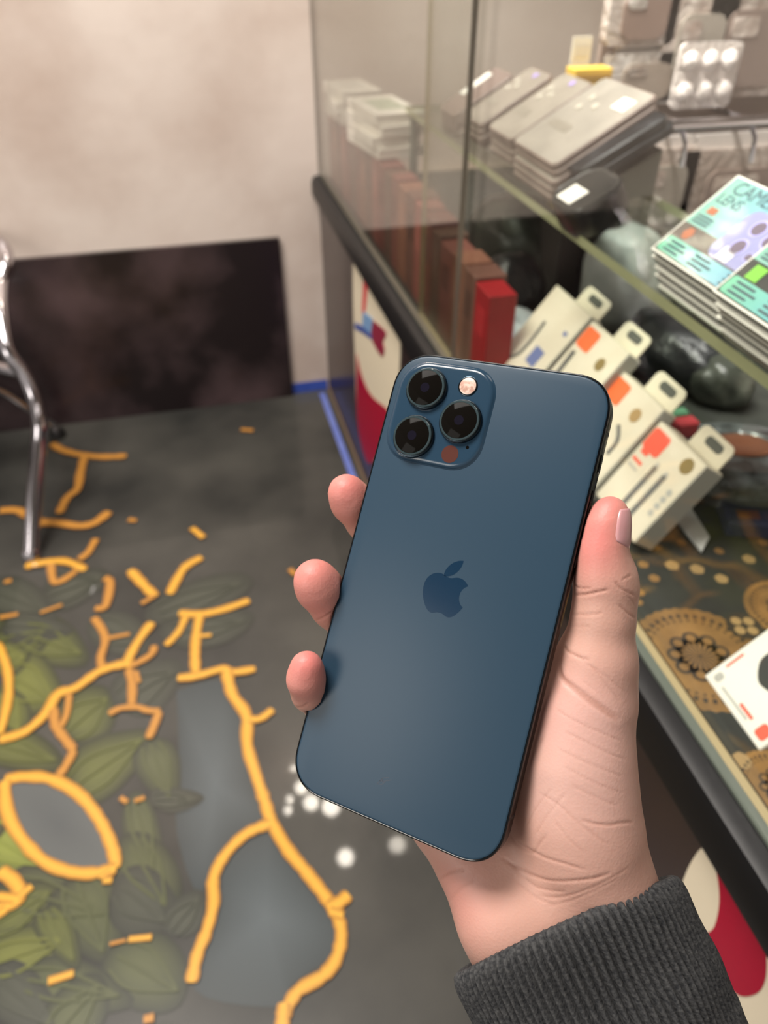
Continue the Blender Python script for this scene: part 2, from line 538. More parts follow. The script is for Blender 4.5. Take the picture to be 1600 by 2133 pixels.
# ---- dark panel against the wall, masking tape
M_panel = mat('dark_brown_polished_stone', (28, 18, 20), 0.3, noise=(4.5, (88, 70, 72), 7, 0.42, 0.72), coat=0.3, coat_r=0.15)
pn = MB().box((-1.35, YW - 0.014, 0.0), (0.188, YW - 0.0005, 0.414)).build('wall_panel', M_panel)
tag(pn, 'dark brown polished panel standing against the beige wall', 'panel')
M_tape = mat('blue_masking_tape', (52, 78, 170), 0.5, noise=(40, (66, 92, 184), 3, 0.3, 0.7))
tp = MB().box((0.190, YW - 0.0016, 0.001), (0.284, YW - 0.0003, 0.030)).build('masking_tape', M_tape)
tag(tp, 'short blue tape strip along the foot of the wall', 'tape')
M_tape2 = mat('pale_blue_masking_tape', (96, 112, 190), 0.45, noise=(40, (120, 134, 200), 3, 0.3, 0.7))
tp2 = MB().box((0.258, -0.6, 0.0002), (0.2725, YW - 0.02, 0.0026)).build('masking_tape', M_tape2)
tag(tp2, 'long blue tape strip on the floor along the cabinet', 'tape')

# ---- lamps of the room: a cluster of small bulbs under the ceiling (mirrored in the floor)
M_bulb = mat('lit_bulb', (255, 245, 230), 0.4, emit=((255, 244, 228), 55))
M_brass = mat('dark_brass', (60, 50, 34), 0.5, metal=0.6)
spots = [(612, 1595), (628, 1640), (648, 1672), (600, 1688), (690, 1680), (720, 1786), (604, 1665)]
pts = []
for p in spots:
    g = onz(p[0], p[1], 0.0)
    s_ = 1.72
    pts.append(np.array([g[0] * (1 + s_), g[1] * (1 + s_), s_]))
cen = np.mean(pts, 0)
ch = thing('ceiling_lamp', 'cluster of small lit bulbs hanging under the ceiling', 'lamp', T(cen[0], cen[1], 2.5))
b = MB()
b.lathe([(0.05, -0.03), (0.07, -0.012), (0.07, 0.0)], 24)
b.tube([(0, 0, -0.02), (0, 0, -0.55)], 0.008, 8)
b.build('canopy', M_brass, ch, smooth=True)
MB().lathe([(0.05, -0.545), (0.16, -0.565), (0.16, -0.57), (0.05, -0.56)], 40).build('light_block_dish', mat('dark_dish', (14, 13, 12), 0.8, spec=0.1), ch, smooth=35)  # added unseen dish, stops the bulbs' light going up
for i, q in enumerate(pts):
    d = q - np.array([cen[0], cen[1], 2.5])
    MB().tube([(0, 0, -0.57), (d[0] * 0.5, d[1] * 0.5, -0.64), (d[0], d[1], -0.68), (d[0], d[1], d[2] + 0.02)], 0.004, 6).build('arm', M_brass, ch, smooth=True)
    r = (0.020, 0.024, 0.028, 0.015, 0.034, 0.029, 0.013)[i]
    MB().lathe([(r * math.sin(a), d[2] - r * math.cos(a)) for a in np.linspace(0.02, math.pi - 0.3, 12)], 20, (d[0], d[1])).build('bulb', M_bulb, ch, smooth=True)

# ================================================================== showcase counter
M_cab = mat('dark_wood_laminate', (40, 28, 28), 0.28, noise=(6, (52, 37, 36), 5, 0.35, 0.7), spec=0.5)
M_rail = mat('black_rail', (15, 15, 17), 0.42, spec=0.3, bump=(60, 0.05, 0.002))
M_goldtrim = mat('dull_gold_trim', (120, 92, 58), 0.4, metal=0.6)
M_edge = mat('green_glass_edge', (150, 152, 118), 0.25, spec=0.6)
M_edge2 = mat('pale_glass_edge', (96, 104, 95), 0.3, spec=0.4)
M_pane = glass_mat('clear_glass', (0.955, 0.965, 0.945, 1), 0.04)
M_pane2 = glass_mat('clear_glass_near', (0.955, 0.965, 0.945, 1), 0.04, front_only=True)
M_shelf = glass_mat('shelf_glass', (0.86, 0.90, 0.86, 1), 0.04)
M_case = mat('case_lining', (206, 190, 168), 0.5, noise=(5, (190, 172, 150), 4, 0.35, 0.7))
Y0 = -0.62
cabinet = thing('showcase_counter', 'long dark wood counter with a tall glass showcase on top', 'showcase', T(XG, YW, 0))


def cbox(name, lo, hi, m, bev=0.0, par=cabinet, label=None):
    o = MB().box((lo[0] - XG, lo[1] - YW, lo[2]), (hi[0] - XG, hi[1] - YW, hi[2]), bev).build(name, m, par)
    if label:
        o['label'] = label
    return o


cbox('front_panel', (XG, Y0, 0.012), (XG + 0.02, YW - 0.003, 0.488), M_cab)
cbox('plinth', (XG - 0.004, Y0, 0.0), (XG + 0.02, YW - 0.003, 0.012), mat('plinth_strip', (120, 100, 82), 0.5))
cbox('back_panel', (1.13, Y0, 0.0), (1.15, YW - 0.003, 0.52), M_cab)
cbox('gold_trim', (XG - 0.006, Y0, 0.483), (XG + 0.02, YW - 0.003, 0.4945), M_goldtrim, 0.002, label='dull gold strip under the black rail')
rl = MB().loft([[(x, y, z) for x, z in [(0.02, 0.495), (-0.009, 0.495), (-0.016, 0.503), (-0.016, 0.528), (-0.012, 0.539), (-0.004, 0.5425), (0.02, 0.5425)]] for y in (Y0 - YW, -0.003)])
rl.build('rail', M_rail, cabinet, smooth=30)['label'] = 'black rail along the foot of the glass'
cbox('case_floor', (XG + 0.02, Y0, 0.51), (1.13, YW - 0.003, 0.535), M_case)
cbox('glass_channel', (XG + 0.002, Y0, 0.5426), (XG + 0.012, YW - 0.003, 0.5475), M_edge2, 0.001, label='pale strip of glass along the rail')


def pane(name, x0, x1, y0, y1, z0, z1, m, me_, label):
    o = MB()
    lo, hi = (x0 - XG, y0 - YW, z0), (x1 - XG, y1 - YW, z1)
    vs = [(x, y, z) for x in (lo[0], hi[0]) for y in (lo[1], hi[1]) for z in (lo[2], hi[2])]
    fs = [(0, 1, 3, 2), (4, 6, 7, 5), (0, 4, 5, 1), (2, 3, 7, 6), (0, 2, 6, 4), (1, 5, 7, 3)]
    th = [hi[k] - lo[k] for k in range(3)]
    thin = int(np.argmin(th))
    for k, f in enumerate(fs):
        o.add([vs[i] for i in f], [(0, 1, 2, 3)], 0 if k // 2 == thin else 1)
    r = o.build(name, [m, me_], cabinet)
    r['label'] = label
    return r


M_paneedge = mat('sliding_pane_edge', (176, 160, 122), 0.3)
M_paneedge2 = mat('grey_pane_edge', (112, 104, 92), 0.3)
pane('sliding_pane', XG + 0.001, XG + 0.0075, 0.806, YW - 0.004, 0.5478, 1.5, M_pane, M_paneedge2, 'clear sliding glass pane by the wall')
pane('sliding_pane', XG + 0.0085, XG + 0.015, Y0, 0.975, 0.5478, 1.5, M_pane2, M_paneedge, 'clear sliding glass pane at the near end')
cbox('light_block_top', (XG - 0.01, Y0, 1.541), (1.15, YW - 0.003, 1.556), M_cab)  # unseen roof added to block light from the case fill
cbox('top_rail', (XG - 0.01, Y0, 1.5), (XG + 0.03, YW - 0.003, 1.54), M_rail)
ZS, XS0, XS1 = 0.756, 0.362, 0.50
pane('glass_shelf', XS0, XS1 + 0.0, Y0, 1.30, ZS - 0.009, ZS, M_shelf, M_edge, 'greenish glass shelf inside the case')
for yy in (1.28, -0.5):
    cbox('shelf_bracket', (XS0 + 0.004, yy - 0.006, 0.5352), (XS0 + 0.016, yy + 0.006, ZS - 0.0095), M_edge2, 0.002)

# ---- printed decals on the front panel
M_cream = mat('cream_vinyl', (232, 220, 194), 0.35)
M_crim = mat('crimson_vinyl', (166, 0, 44), 0.35, spec=0.15)
M_red = mat('red_vinyl', (222, 70, 76), 0.35)
M_sky = mat('sky_blue_vinyl', (120, 160, 205), 0.35)
M_blue = mat('blue_vinyl', (58, 84, 160), 0.35)
M_maroon = mat('maroon_vinyl', (140, 24, 58), 0.35)


def decal(poly_px, lift, m, name, par):
    P = spline(list(poly_px) + [poly_px[0]], 4)[:-1] if len(poly_px) > 4 else poly_px
    G = [onx(p[0], p[1], XG) for p in P]
    mb = MB()
    mb.loft([[(-0.0002, g[1] - YW, g[2]) for g in G], [(-lift, g[1] - YW, g[2]) for g in G]])
    return mb.build(name, m, par)


d1 = decal([(736, 552), (744, 531), (760, 528), (776, 570), (800, 618), (822, 648), (833, 690), (834, 760), (824, 850), (800, 930), (772, 965), (756, 930), (745, 860), (741, 760), (737, 640)], 0.0012, M_cream, 'decal', cabinet)
d1['label'] = 'cream and crimson decal with blue and maroon emblem'
decal([(744, 735), (756, 785), (776, 825), (812, 858), (812, 900), (795, 935), (772, 966), (756, 932), (745, 862)], 0.0018, M_crim, 'crimson_field', d1)
decal([(753, 533), (762, 530), (769, 560), (767, 600), (762, 650), (756, 650), (758, 600), (757, 560)], 0.0018, M_red, 'red_stripe', d1)
decal([(759, 648), (778, 664), (776, 697), (757, 678)], 0.0024, M_sky, 'emblem_field', d1)
decal([(742, 672), (758, 680), (776, 698), (776, 706), (756, 692), (742, 684)], 0.0026, M_blue, 'emblem_stripe', d1)
decal([(780, 668), (806, 692), (800, 712), (803, 728), (797, 742), (776, 704)], 0.0024, M_maroon, 'emblem_flag', d1)
d2 = decal([(1420, 1850), (1440, 1800), (1468, 1764), (1490, 1790), (1600, 1985), (1700, 2160), (1700, 2300), (1560, 2300), (1480, 2060), (1440, 1930)], 0.0012, M_cream, 'decal', cabinet)
d2['label'] = 'cream and crimson decal at the near end'
decal([(1492, 1800), (1530, 1850), (1592, 1965), (1600, 1990), (1598, 2040), (1580, 2068), (1545, 2072), (1515, 2040), (1470, 1960), (1492, 1930), (1503, 1880), (1500, 1830)], 0.0018, M_crim, 'crimson_field', d2)

# ---- cloth with golden mandala print on the case floor
M_cloth = mat('black_cloth', (34, 36, 32), 0.7, noise=(30, (48, 50, 44), 4, 0.3, 0.7))
M_cg = mat('old_gold_print', (150, 112, 62), 0.6, noise=(45, (122, 90, 50), 4, 0.3, 0.7))
M_cg2 = mat('pale_gold_print', (168, 138, 92), 0.6)
M_ck = mat('dark_print', (52, 42, 32), 0.65)
ZC = 0.538
c0, c1 = onz(842, 480, ZC), onz(1112, 440, ZC)
cl = MB().prism([(XG + 0.021, Y0), (1.12, Y0), (1.12, YW - 0.02), (XG + 0.021, YW - 0.02)], 0.5352, ZC).build('printed_cloth', M_cloth)
tag(cl, 'black cloth with golden mandala print lining the showcase floor', 'cloth')


def flatdisc(c, r, z, m, name, n=28, amp=0.0, k=1, r_in=0.0, par=None):
    mb = MB()
    o = [(c[0] + (r + amp * abs(math.cos(k * t / 2))) * math.cos(t), c[1] + (r + amp * abs(math.cos(k * t / 2))) * math.sin(t), z) for t in np.linspace(0, 2 * math.pi, n, endpoint=False)]
    if r_in > 0:
        i_ = [(c[0] + r_in * math.cos(t), c[1] + r_in * math.sin(t), z) for t in np.linspace(0, 2 * math.pi, n, endpoint=False)]
        mb.loft([o, i_], caps=False)
    else:
        mb.add(o, [tuple(range(n))])
    return mb.build(name, m, par)


def mandala(c, R, par, rot=0.0):
    flatdisc(c, R, ZC + 0.0002, M_cg, 'mandala_disc', 72, R * 0.03, 36, par=par)
    mb = MB()
    for k in range(40):            # ring of small dark marks
        t = 2 * math.pi * k / 40 + rot
        for r0, r1, wd in ((0.80, 0.88, 0.045), (0.72, 0.76, 0.03)):
            q = [(c[0] + R * r * math.cos(t + s), c[1] + R * r * math.sin(t + s), ZC + 0.0004) for r, s in ((r0, -wd), (r0, wd), (r1, wd * 0.7), (r1, -wd * 0.7))]
            mb.add(q, [(0, 1, 2, 3)])
    mb.build('ring_print', M_ck, par)
    mb = MB()
    for k in range(9):
        t = 2 * math.pi * k / 9 + rot
        p = (c[0] + R * 0.36 * math.cos(t), c[1] + R * 0.36 * math.sin(t))
        mb.add([(p[0] + R * 0.135 * math.cos(a), p[1] + R * 0.135 * math.sin(a), ZC + 0.0004) for a in np.linspace(0, 2 * math.pi, 16, endpoint=False)], [tuple(range(16))])
    mb.add([(c[0] + R * 0.36 * math.cos(a), c[1] + R * 0.36 * math.sin(a), ZC + 0.0004) for a in np.linspace(0, 2 * math.pi, 32, endpoint=False)], [tuple(range(32))])
    mb.build('flower_print', M_ck, par)
    mb = MB()
    for k in range(9):
        t = 2 * math.pi * k / 9 + rot
        p = (c[0] + R * 0.37 * math.cos(t), c[1] + R * 0.37 * math.sin(t))
        mb.add([(p[0] + R * 0.075 * math.cos(a), p[1] + R * 0.075 * math.sin(a), ZC + 0.0006) for a in np.linspace(0, 2 * math.pi, 14, endpoint=False)], [tuple(range(14))])
    for k in range(18):
        t = 2 * math.pi * k / 18 + rot
        mb.add([(c[0] + R * r * math.cos(t + s), c[1] + R * r * math.sin(t + s), ZC + 0.0006) for r, s in ((0.02, -1), (0.26, -0.09), (0.29, 0), (0.26, 0.09))], [(0, 1, 2, 3)])
    mb.build('petal_print', M_cg, par)


cc = onz(1458, 1368, ZC)
RM = np.linalg.norm(onz(1352, 1330, ZC) - cc) * 1.3
mandala(cc, RM, cl)
c2_ = onz(1640, 1270, ZC)
mandala(c2_, RM * 0.66, cl, 0.2)
c3_ = onz(1625, 1640, ZC)
mandala(c3_, RM * 0.55, cl, 0.1)
leafc = onz(1550, 1305, ZC)
flatdisc(leafc, RM * 0.28, ZC + 0.0008, M_ck, 'leaf_print', 24, par=cl)
for k in range(4):
    t = math.pi / 2 * k + 0.5
    flatdisc((leafc[0] + RM * 0.14 * math.cos(t), leafc[1] + RM * 0.14 * math.sin(t)), RM * 0.085, ZC + 0.001, M_cg2, 'petal_print', 16, par=cl)
for (x, y, r) in [(1363, 1205, .1), (1400, 1178, .13), (1452, 1186, .13), (1503, 1206, .12), (1333, 1235, .09), (1340, 1176, .1), (1498, 1148, .09), (1560, 1165, .12), (1590, 1130, .1), (1545, 1585, .14), (1590, 1690, .1), (1440, 1500, .07), (1330, 1255, .08), (1575, 1100, .1), (1420, 1130, .09), (1370, 1140, .08)]:
    g = onz(x, y, ZC)
    flatdisc(g, RM * r * 0.8, ZC + 0.0003, M_cg2 if r > .11 else M_cg, 'star_print', 15, RM * r * 0.2, 5, par=cl)

# ================================================================== goods in the showcase
def C2(x, y, z):
    g = onz(x, y, z)
    return (g[0], g[1])


# ---- row of upright cartons along the front glass
cart_cols = dark_cols = [((140, 84, 74), 'dull red'), ((150, 100, 80), 'tan brown'), ((120, 82, 70), 'brown'), ((156, 92, 82), 'dusty red'), ((128, 70, 62), 'reddish brown'), ((108, 80, 68), 'dark brown')]
cart_cols_unused = [((206, 140, 124), 'salmon'), ((196, 128, 112), 'dusty pink'), ((178, 140, 118), 'tan'), ((214, 158, 138), 'pale salmon'), ((190, 116, 104), 'dull red'), ((168, 122, 104), 'brown')]
dark_unused = [((132, 92, 76), 'brown'), ((152, 106, 84), 'tan brown'), ((112, 84, 70), 'dark brown'), ((124, 74, 64), 'reddish brown'), ((96, 72, 60), 'dark brown')]
y = YW - 0.03
k = 0
M_wlab = mat('white_label_print', (226, 214, 202), 0.5)
cartons = []
while y > 0.765:
    th = (0.040, 0.046, 0.036, 0.05, 0.043)[k % 5]
    near = y < 0.985
    col, nm = (dark_cols if near else cart_cols)[k % 6]
    last = y - th <= 0.765
    if last:
        col, nm = (158, 28, 34), 'bright red'
    hgt = 0.138 + (0.004, 0.0, 0.007, 0.003, 0.006)[k % 5] - (0.014 if near else 0)
    m = mat('carton_' + str(k), col, 0.45, noise=(18, tuple(int(v * 0.9) for v in col), 3, 0.3, 0.7))
    cartons.append([y, th, hgt, nm, last, m])
    y -= th + 0.0012
    k += 1
for i, (y, th, hgt, nm, last, m) in enumerate(cartons):
    r = thing('carton', 'x', 'box', T(XG + 0.024, y - th, ZC + 0.0003), 'cartons standing in a row along the glass')
    if i == 0:
        lab = nm + ' upright carton at the wall end of the row along the glass'
    elif last:
        lab = 'bright red upright carton ending the row along the glass'
    else:
        n_ = i + 1
        sfx = 'th' if 10 <= n_ % 100 <= 20 else {1: 'st', 2: 'nd', 3: 'rd'}.get(n_ % 10, 'th')
        lab = '%s upright carton, %d%s from the wall in the row along the glass' % (nm, n_, sfx)
    r['label'] = lab
    d_ = 0.034 + 0.003 * ((i * 7) % 3)
    MB().box((0, 0, 0), (d_, th, hgt), 0.0012).build('carton_body', m, r)
    MB().box((-0.0004, th * 0.2, hgt * 0.55), (0.0006, th * 0.8, hgt * 0.82)).build('printed_label', mat('carton_print_' + str(i), tuple(min(255, int(v * (1.12 if i % 2 else 0.82))) for v in (m.node_tree.nodes['Principled BSDF'].inputs['Base Color'].default_value[0] ** 0.4545 * 255, m.node_tree.nodes['Principled BSDF'].inputs['Base Color'].default_value[1] ** 0.4545 * 255, m.node_tree.nodes['Principled BSDF'].inputs['Base Color'].default_value[2] ** 0.4545 * 255)), 0.5), r)

# ---- white boxes lying on the row
M_wbox = mat('white_box_card', (236, 230, 220), 0.4, noise=(20, (226, 218, 206), 3, 0.3, 0.7))
M_wlid = mat('box_lid_print', (214, 208, 198), 0.4)
M_gbox = mat('greenish_box_print', (176, 180, 160), 0.5)
zt = ZC + 0.1455
white_spots = [  # y centre, x offset, level, yaw, label
    (1.60, 0.030, 0, 4, 'lowest of the three white boxes piled on the cartons by the wall'),
    (1.605, 0.026, 1, -3, 'middle one of the three white boxes piled on the cartons by the wall'),
    (1.60, 0.030, 2, 6, 'top one of the three white boxes piled on the cartons by the wall'),
    (1.355, 0.034, 0, 8, 'lowest of the four white boxes piled on the cartons by the glass joint'),
    (1.36, 0.030, 1, 4, 'second lowest of the four white boxes piled on the cartons by the glass joint'),
    (1.355, 0.036, 2, 10, 'second highest of the four white boxes piled on the cartons by the glass joint'),
    (1.36, 0.034, 3, 6, 'top one of the four white boxes piled on the cartons by the glass joint')]
for i, (yc, xo, lv, yw, lab) in enumerate(white_spots):
    s = (0.075, 0.13, 0.019) if i < 3 else (0.082, 0.15, 0.0165)
    r = thing('white_box', lab, 'box', T(XG + 0.020 + xo, yc, zt + lv * s[2]) @ Matrix.Rotation(math.radians(yw), 4, 'Z'), 'white boxes lying on the carton row')
    MB().box((-s[0] / 2, -s[1] / 2, 0), (s[0] / 2, s[1] / 2, s[2] * 0.62), 0.0008).build('box_base', M_wbox, r)
    MB().box((-s[0] / 2 - 0.0006, -s[1] / 2 - 0.0006, s[2] * 0.64), (s[0] / 2 + 0.0006, s[1] / 2 + 0.0006, s[2] - 0.0005), 0.0008).build('box_lid', M_wbox, r)
    if lv == (2 if i < 3 else 3):
        MB().box((-s[0] * .3, -s[1] * .3, s[2] - 0.0008), (s[0] * .3, s[1] * .3, s[2] - 0.0002)).build('lid_print', M_gbox if i > 3 else M_wlid, r)

# ---- stacks of phone-case packs on the shelf
M_pk = [mat('pack_film_%d' % i, c, 0.28, noise=(25, tuple(int(v * 0.9) for v in c), 4, 0.35, 0.7), coat=0.5, coat_r=0.1) for i, c in enumerate([(150, 140, 130), (160, 151, 141), (154, 145, 136), (164, 156, 147)])]
M_pkside = mat('pack_side', (150, 132, 124), 0.4, noise=(30, (122, 104, 98), 3, 0.3, 0.7))
M_pkdark = mat('brown_pack', (120, 102, 96), 0.4)
M_wht = mat('white_sticker', (240, 236, 228), 0.45)
M_lav = mat('lavender_dot', (170, 150, 225), 0.3, spec=0.8)
M_glint = mat('clear_lens_bump', (196, 188, 176), 0.08, spec=0.9)
M_ring = mat('lens_hole_print', (140, 132, 122), 0.35)


def lean(px_, py_, X, deg, drop=0.0):
    """frame of a face leaning back: x along the counter (to the right), y up the slope, z out of the face;
    its near left top corner is seen at the pixel, at distance X behind the glass line"""
    p = onx(px_, py_, X)
    c_, s_ = math.cos(math.radians(deg)), math.sin(math.radians(deg))
    n_ = np.array([-s_, 0, c_])
    p = p - n_ * drop
    return Matrix(((0, c_, -s_, p[0]), (-1, 0, 0, p[1]), (0, s_, c_, p[2]), (0, 0, 0, 1)))


def wedge(name, label, x0, x1, y0, y1, z0, deg, m):
    """display stand carrying leaning goods"""
    t_ = math.tan(math.radians(deg))
    mb = MB()
    pr = [(x0, z0), (x1, z0), (x1, z0 + (x1 - x0) * t_)]
    mb.loft([[(x - x0, y0 - y1, z - z0) for x, z in pr], [(x - x0, 0, z - z0) for x, z in pr]])
    o = mb.build(name, m, M=T(x0, y1, z0))
    return tag(o, label, 'stand')


M_acr = mat('grey_acrylic', (120, 116, 108), 0.3)
th = 0.0075
stack_def = [  # near-left pixel of the top face, layers, width, length
    ((912, 222), 4, 0.072, 0.098, M_pkdark), ((962, 238), 4, 0.072, 0.108, M_pk[0]), ((1014, 262), 4, 0.080, 0.112, M_pk[1]), ((1066, 292), 5, 0.118, 0.124, M_pk[3])]
pack_names = ['in the brown stack beside the sliding glass', 'in the grey stack next to the brown stack', 'in the pale stack between the grey stack and the broad stack', 'in the broad stack with a white square sticker']
pos_words = {3: ['bottom', 'middle', 'top'], 4: ['bottom', 'second lowest', 'second highest', 'top'], 5: ['bottom', 'second lowest', 'middle', 'second highest', 'top']}
DEG = 30
for s, (pp, nl, wd, ln, m) in enumerate(stack_def):
    for l in range(nl):
        Mx = lean(pp[0], pp[1], 0.378, DEG, (nl - l) * th)
        j0, j1 = (rng.random(2) - 0.5) * 0.006
        if l == nl - 1:
            j0 = j1 = 0
        Mx = Mx @ T(j0, j1 - 0.003 * (nl - 1 - l), 0)
        r = thing('phone_case_pack', '%s flat pack %s' % (pos_words[nl][l], pack_names[s]), 'package', Mx, 'flat phone case packs stacked on the glass shelf')
        MB().prism(rrect(wd - 0.002, ln, 0.008, 5, c=(wd / 2, ln / 2)), 0.0, th - 0.0006, bev=0.001).build('pack_body', M_pkside, r)
        MB().prism(rrect(wd - 0.005, ln - 0.004, 0.007, 5, c=(wd / 2, ln / 2)), th - 0.0008, th - 0.0002).build('pack_face', m, r)
        if l == nl - 1 and s > 0:
            for (u, v, rr) in [(0.26, 0.74, 0.0045), (0.26, 0.60, 0.0045), (0.46, 0.67, 0.0045)]:
                MB().lathe([(rr, th - 0.0004), (rr, th + 0.0012), (rr * 0.7, th + 0.0016)], 16, (wd * u, ln * v)).build('lens_hole', M_glint, r, smooth=True)
            if s < 3:
                MB().lathe([(0.0045, th - 0.0004), (0.0045, th + 0.0004)], 16, (wd * 0.55, ln * 0.9)).build('lavender_dot', M_lav, r)
            MB().prism(rrect(wd * 0.4, 0.012, 0.004, 4, c=(wd * 0.35, ln * 0.36)), th - 0.0004, th + 0.0003).build('pack_print', M_ring, r)
        if l == nl - 1 and s == 0:
            MB().box((0.006, ln * 0.36, th - 0.0004), (0.024, ln * 0.86, th + 0.0006)).build('white_sticker', M_wht, r)
        if l == nl - 1 and s == 3:
            MB().box((wd * 0.66, ln * 0.72, th - 0.0004), (wd * 0.88, ln * 0.86, th + 0.0006)).build('white_sticker', M_wht, r)
pk0, pk1 = onx(905, 215, 0.378), onx(1150, 350, 0.378)
wedge('display_stand', 'slanted grey stand under the phone case packs', 0.405, 0.496, pk1[1] - 0.015, pk0[1] + 0.01, ZS + 0.0004, DEG - 2.5, M_acr)

# ---- dark pouch with a white sticker, and black packs behind it
M_pouch = mat('charcoal_pouch', (22, 22, 23), 0.35, coat=0.3, coat_r=0.12)
M_pouchtop = mat('smoky_lid', (44, 44, 43), 0.3, coat=0.3, coat_r=0.1)
Mx = lean(1134, 408, 0.346, 28, 0.034)
r = thing('watch_case', 'charcoal rounded case with a white square sticker at the shelf edge', 'case', Mx)
wd_, ln_ = 0.064, 0.060
cw = (wd_ / 2, ln_ / 2)
MB().loft([[(x, y_, z) for x, y_ in rrect(wd_ * a, ln_ * a, 0.020 * a, 6, c=cw)] for a, z in ((0.92, 0.0), (1.0, 0.004), (1.03, 0.015), (1.0, 0.0255))]).build('case_body', M_pouch, r, smooth=True)
MB().loft([[(x, y_, z) for x, y_ in rrect(wd_ * a, ln_ * a, 0.020 * a, 6, c=cw)] for a, z in ((1.01, 0.026), (1.0, 0.0315), (0.94, 0.034), (0.9, 0.0332), (0.82, 0.0332))]).build('case_lid', M_pouchtop, r, smooth=35)
MB().box((wd_ * 0.22, ln_ * 0.12, 0.0330), (wd_ * 0.66, ln_ * 0.48, 0.0342)).build('white_sticker', M_wht, r)
M_blk = mat('black_plastic_pack', (30, 30, 32), 0.3, noise=(25, (70, 70, 74), 4, 0.5, 0.8))
for i, lab in enumerate(('lower', 'upper')):
    Mx = lean(1152, 346, 0.392, 28, 0.016 - 0.011 * i) @ T(0.006, 0, 0)
    r = thing('black_pack', lab + ' black plastic pack between the broad pack stack and the charcoal case', 'package', Mx, 'black packs on the shelf')
    MB().prism(rrect(0.045, 0.115 - 0.01 * i, 0.008, 5, c=(0.024, 0.058)), 0, 0.0100, bev=0.002).build('pack_body', M_blk, r, smooth=30)
    MB().box((0.010, 0.065, 0.0096), (0.022, 0.085, 0.0106)).build('pack_print', M_pkside, r)

# ---- yellow box and white card behind the stacks
g = ony(1236, 170, 0.975)
YBOX = g[2] - 0.024
M_yel = mat('yellow_card', (232, 190, 74), 0.5)
r = thing('yellow_box', 'small yellow box behind the phone case packs', 'box', T(g[0], 0.975, g[2] - 0.012))
b = MB()
b.box((-0.026, 0, -0.012), (0.025, 0.028, 0.026), 0.001)
b.build('box_body', M_yel, r)
MB().box((-0.024, -0.001, 0.014), (0.023, 0.0005, 0.020)).build('lid_seam', mat('yellow_edge', (196, 150, 60), 0.5), r)
r2 = thing('grey_case', 'grey case carrying the yellow box and the white card', 'case', T(g[0] - 0.002, 1.0, ZC + 0.0003))
MB().box((-0.012, -0.025, 0.0), (0.034, 0.045, YBOX - ZC - 0.001), 0.003).build('case_body', mat('grey_case_card', (74, 72, 68), 0.5), r2)
MB().box((-0.006, -0.0262, 0.1), (0.026, -0.0245, 0.2)).build('case_print', mat('grey_case_print', (96, 92, 86), 0.5), r2)
g = ony(1207, 150, 1.012)
r = thing('white_card', 'small white card standing behind the yellow box', 'card', T(g[0], 1.012, YBOX + 0.0005))
MB().box((-0.014, 0, 0), (0.012, 0.003, 0.068)).build('card_sheet', mat('white_card_stock', (232, 226, 214), 0.5), r)
MB().box((-0.010, -0.0006, 0.046), (0.008, 0.0002, 0.060)).build('card_print', M_wlid, r)

# ---- lens-film boxes with holographic print, two stacks
def holo(name, c1, c2, c3):
    m = mat(name, c1, 0.25, coat=0.6, coat_r=0.08)
    nt = m.node_tree
    tc = nt.nodes.new('ShaderNodeTexCoord')
    sp = nt.nodes.new('ShaderNodeSeparateXYZ')
    nt.links.new(tc.outputs['Object'], sp.inputs[0])
    mp = nt.nodes.new('ShaderNodeMapRange')
    mp.inputs[1].default_value, mp.inputs[2].default_value = 0.13, 0.0
    nt.links.new(sp.outputs[0], mp.inputs[0])
    rp = nt.nodes.new('ShaderNodeValToRGB')
    rp.color_ramp.elements[0].color, rp.color_ramp.elements[1].color = lin(c1), lin(c3)
    e = rp.color_ramp.elements.new(0.5)
    e.color = lin(c2)
    nt.links.new(mp.outputs[0], rp.inputs[0])
    nt.links.new(rp.outputs[0], nt.nodes['Principled BSDF'].inputs['Base Color'])
    return m


M_holo = holo('holographic_foil', (118, 128, 180), (128, 172, 188), (128, 178, 162))
M_holo2 = holo('holographic_strip', (104, 138, 190), (112, 176, 186), (104, 182, 148))
M_lbox = mat('dark_box_card', (40, 41, 43), 0.4)
M_lside = mat('grey_box_side', (96, 98, 100), 0.4)
M_ltop = mat('brown_black_print', (92, 82, 78), 0.3, coat=0.5, coat_r=0.08)
M_ltop2 = mat('black_print', (40, 44, 44), 0.3, coat=0.5, coat_r=0.08)
M_edgew = mat('white_box_rim', (226, 224, 216), 0.4)
M_ph = mat('lilac_phone_print', (150, 150, 192), 0.3, coat=0.4)
M_phl = mat('lens_print', (112, 100, 116), 0.3)
M_phr = mat('lens_ring_print', (176, 172, 232), 0.3)
M_ink = mat('dark_ink', (66, 88, 96), 0.4)
M_hexa = mat('copper_badge', (176, 110, 84), 0.35)
M_green = mat('green_badge', (120, 190, 70), 0.35)
TH = 0.0080


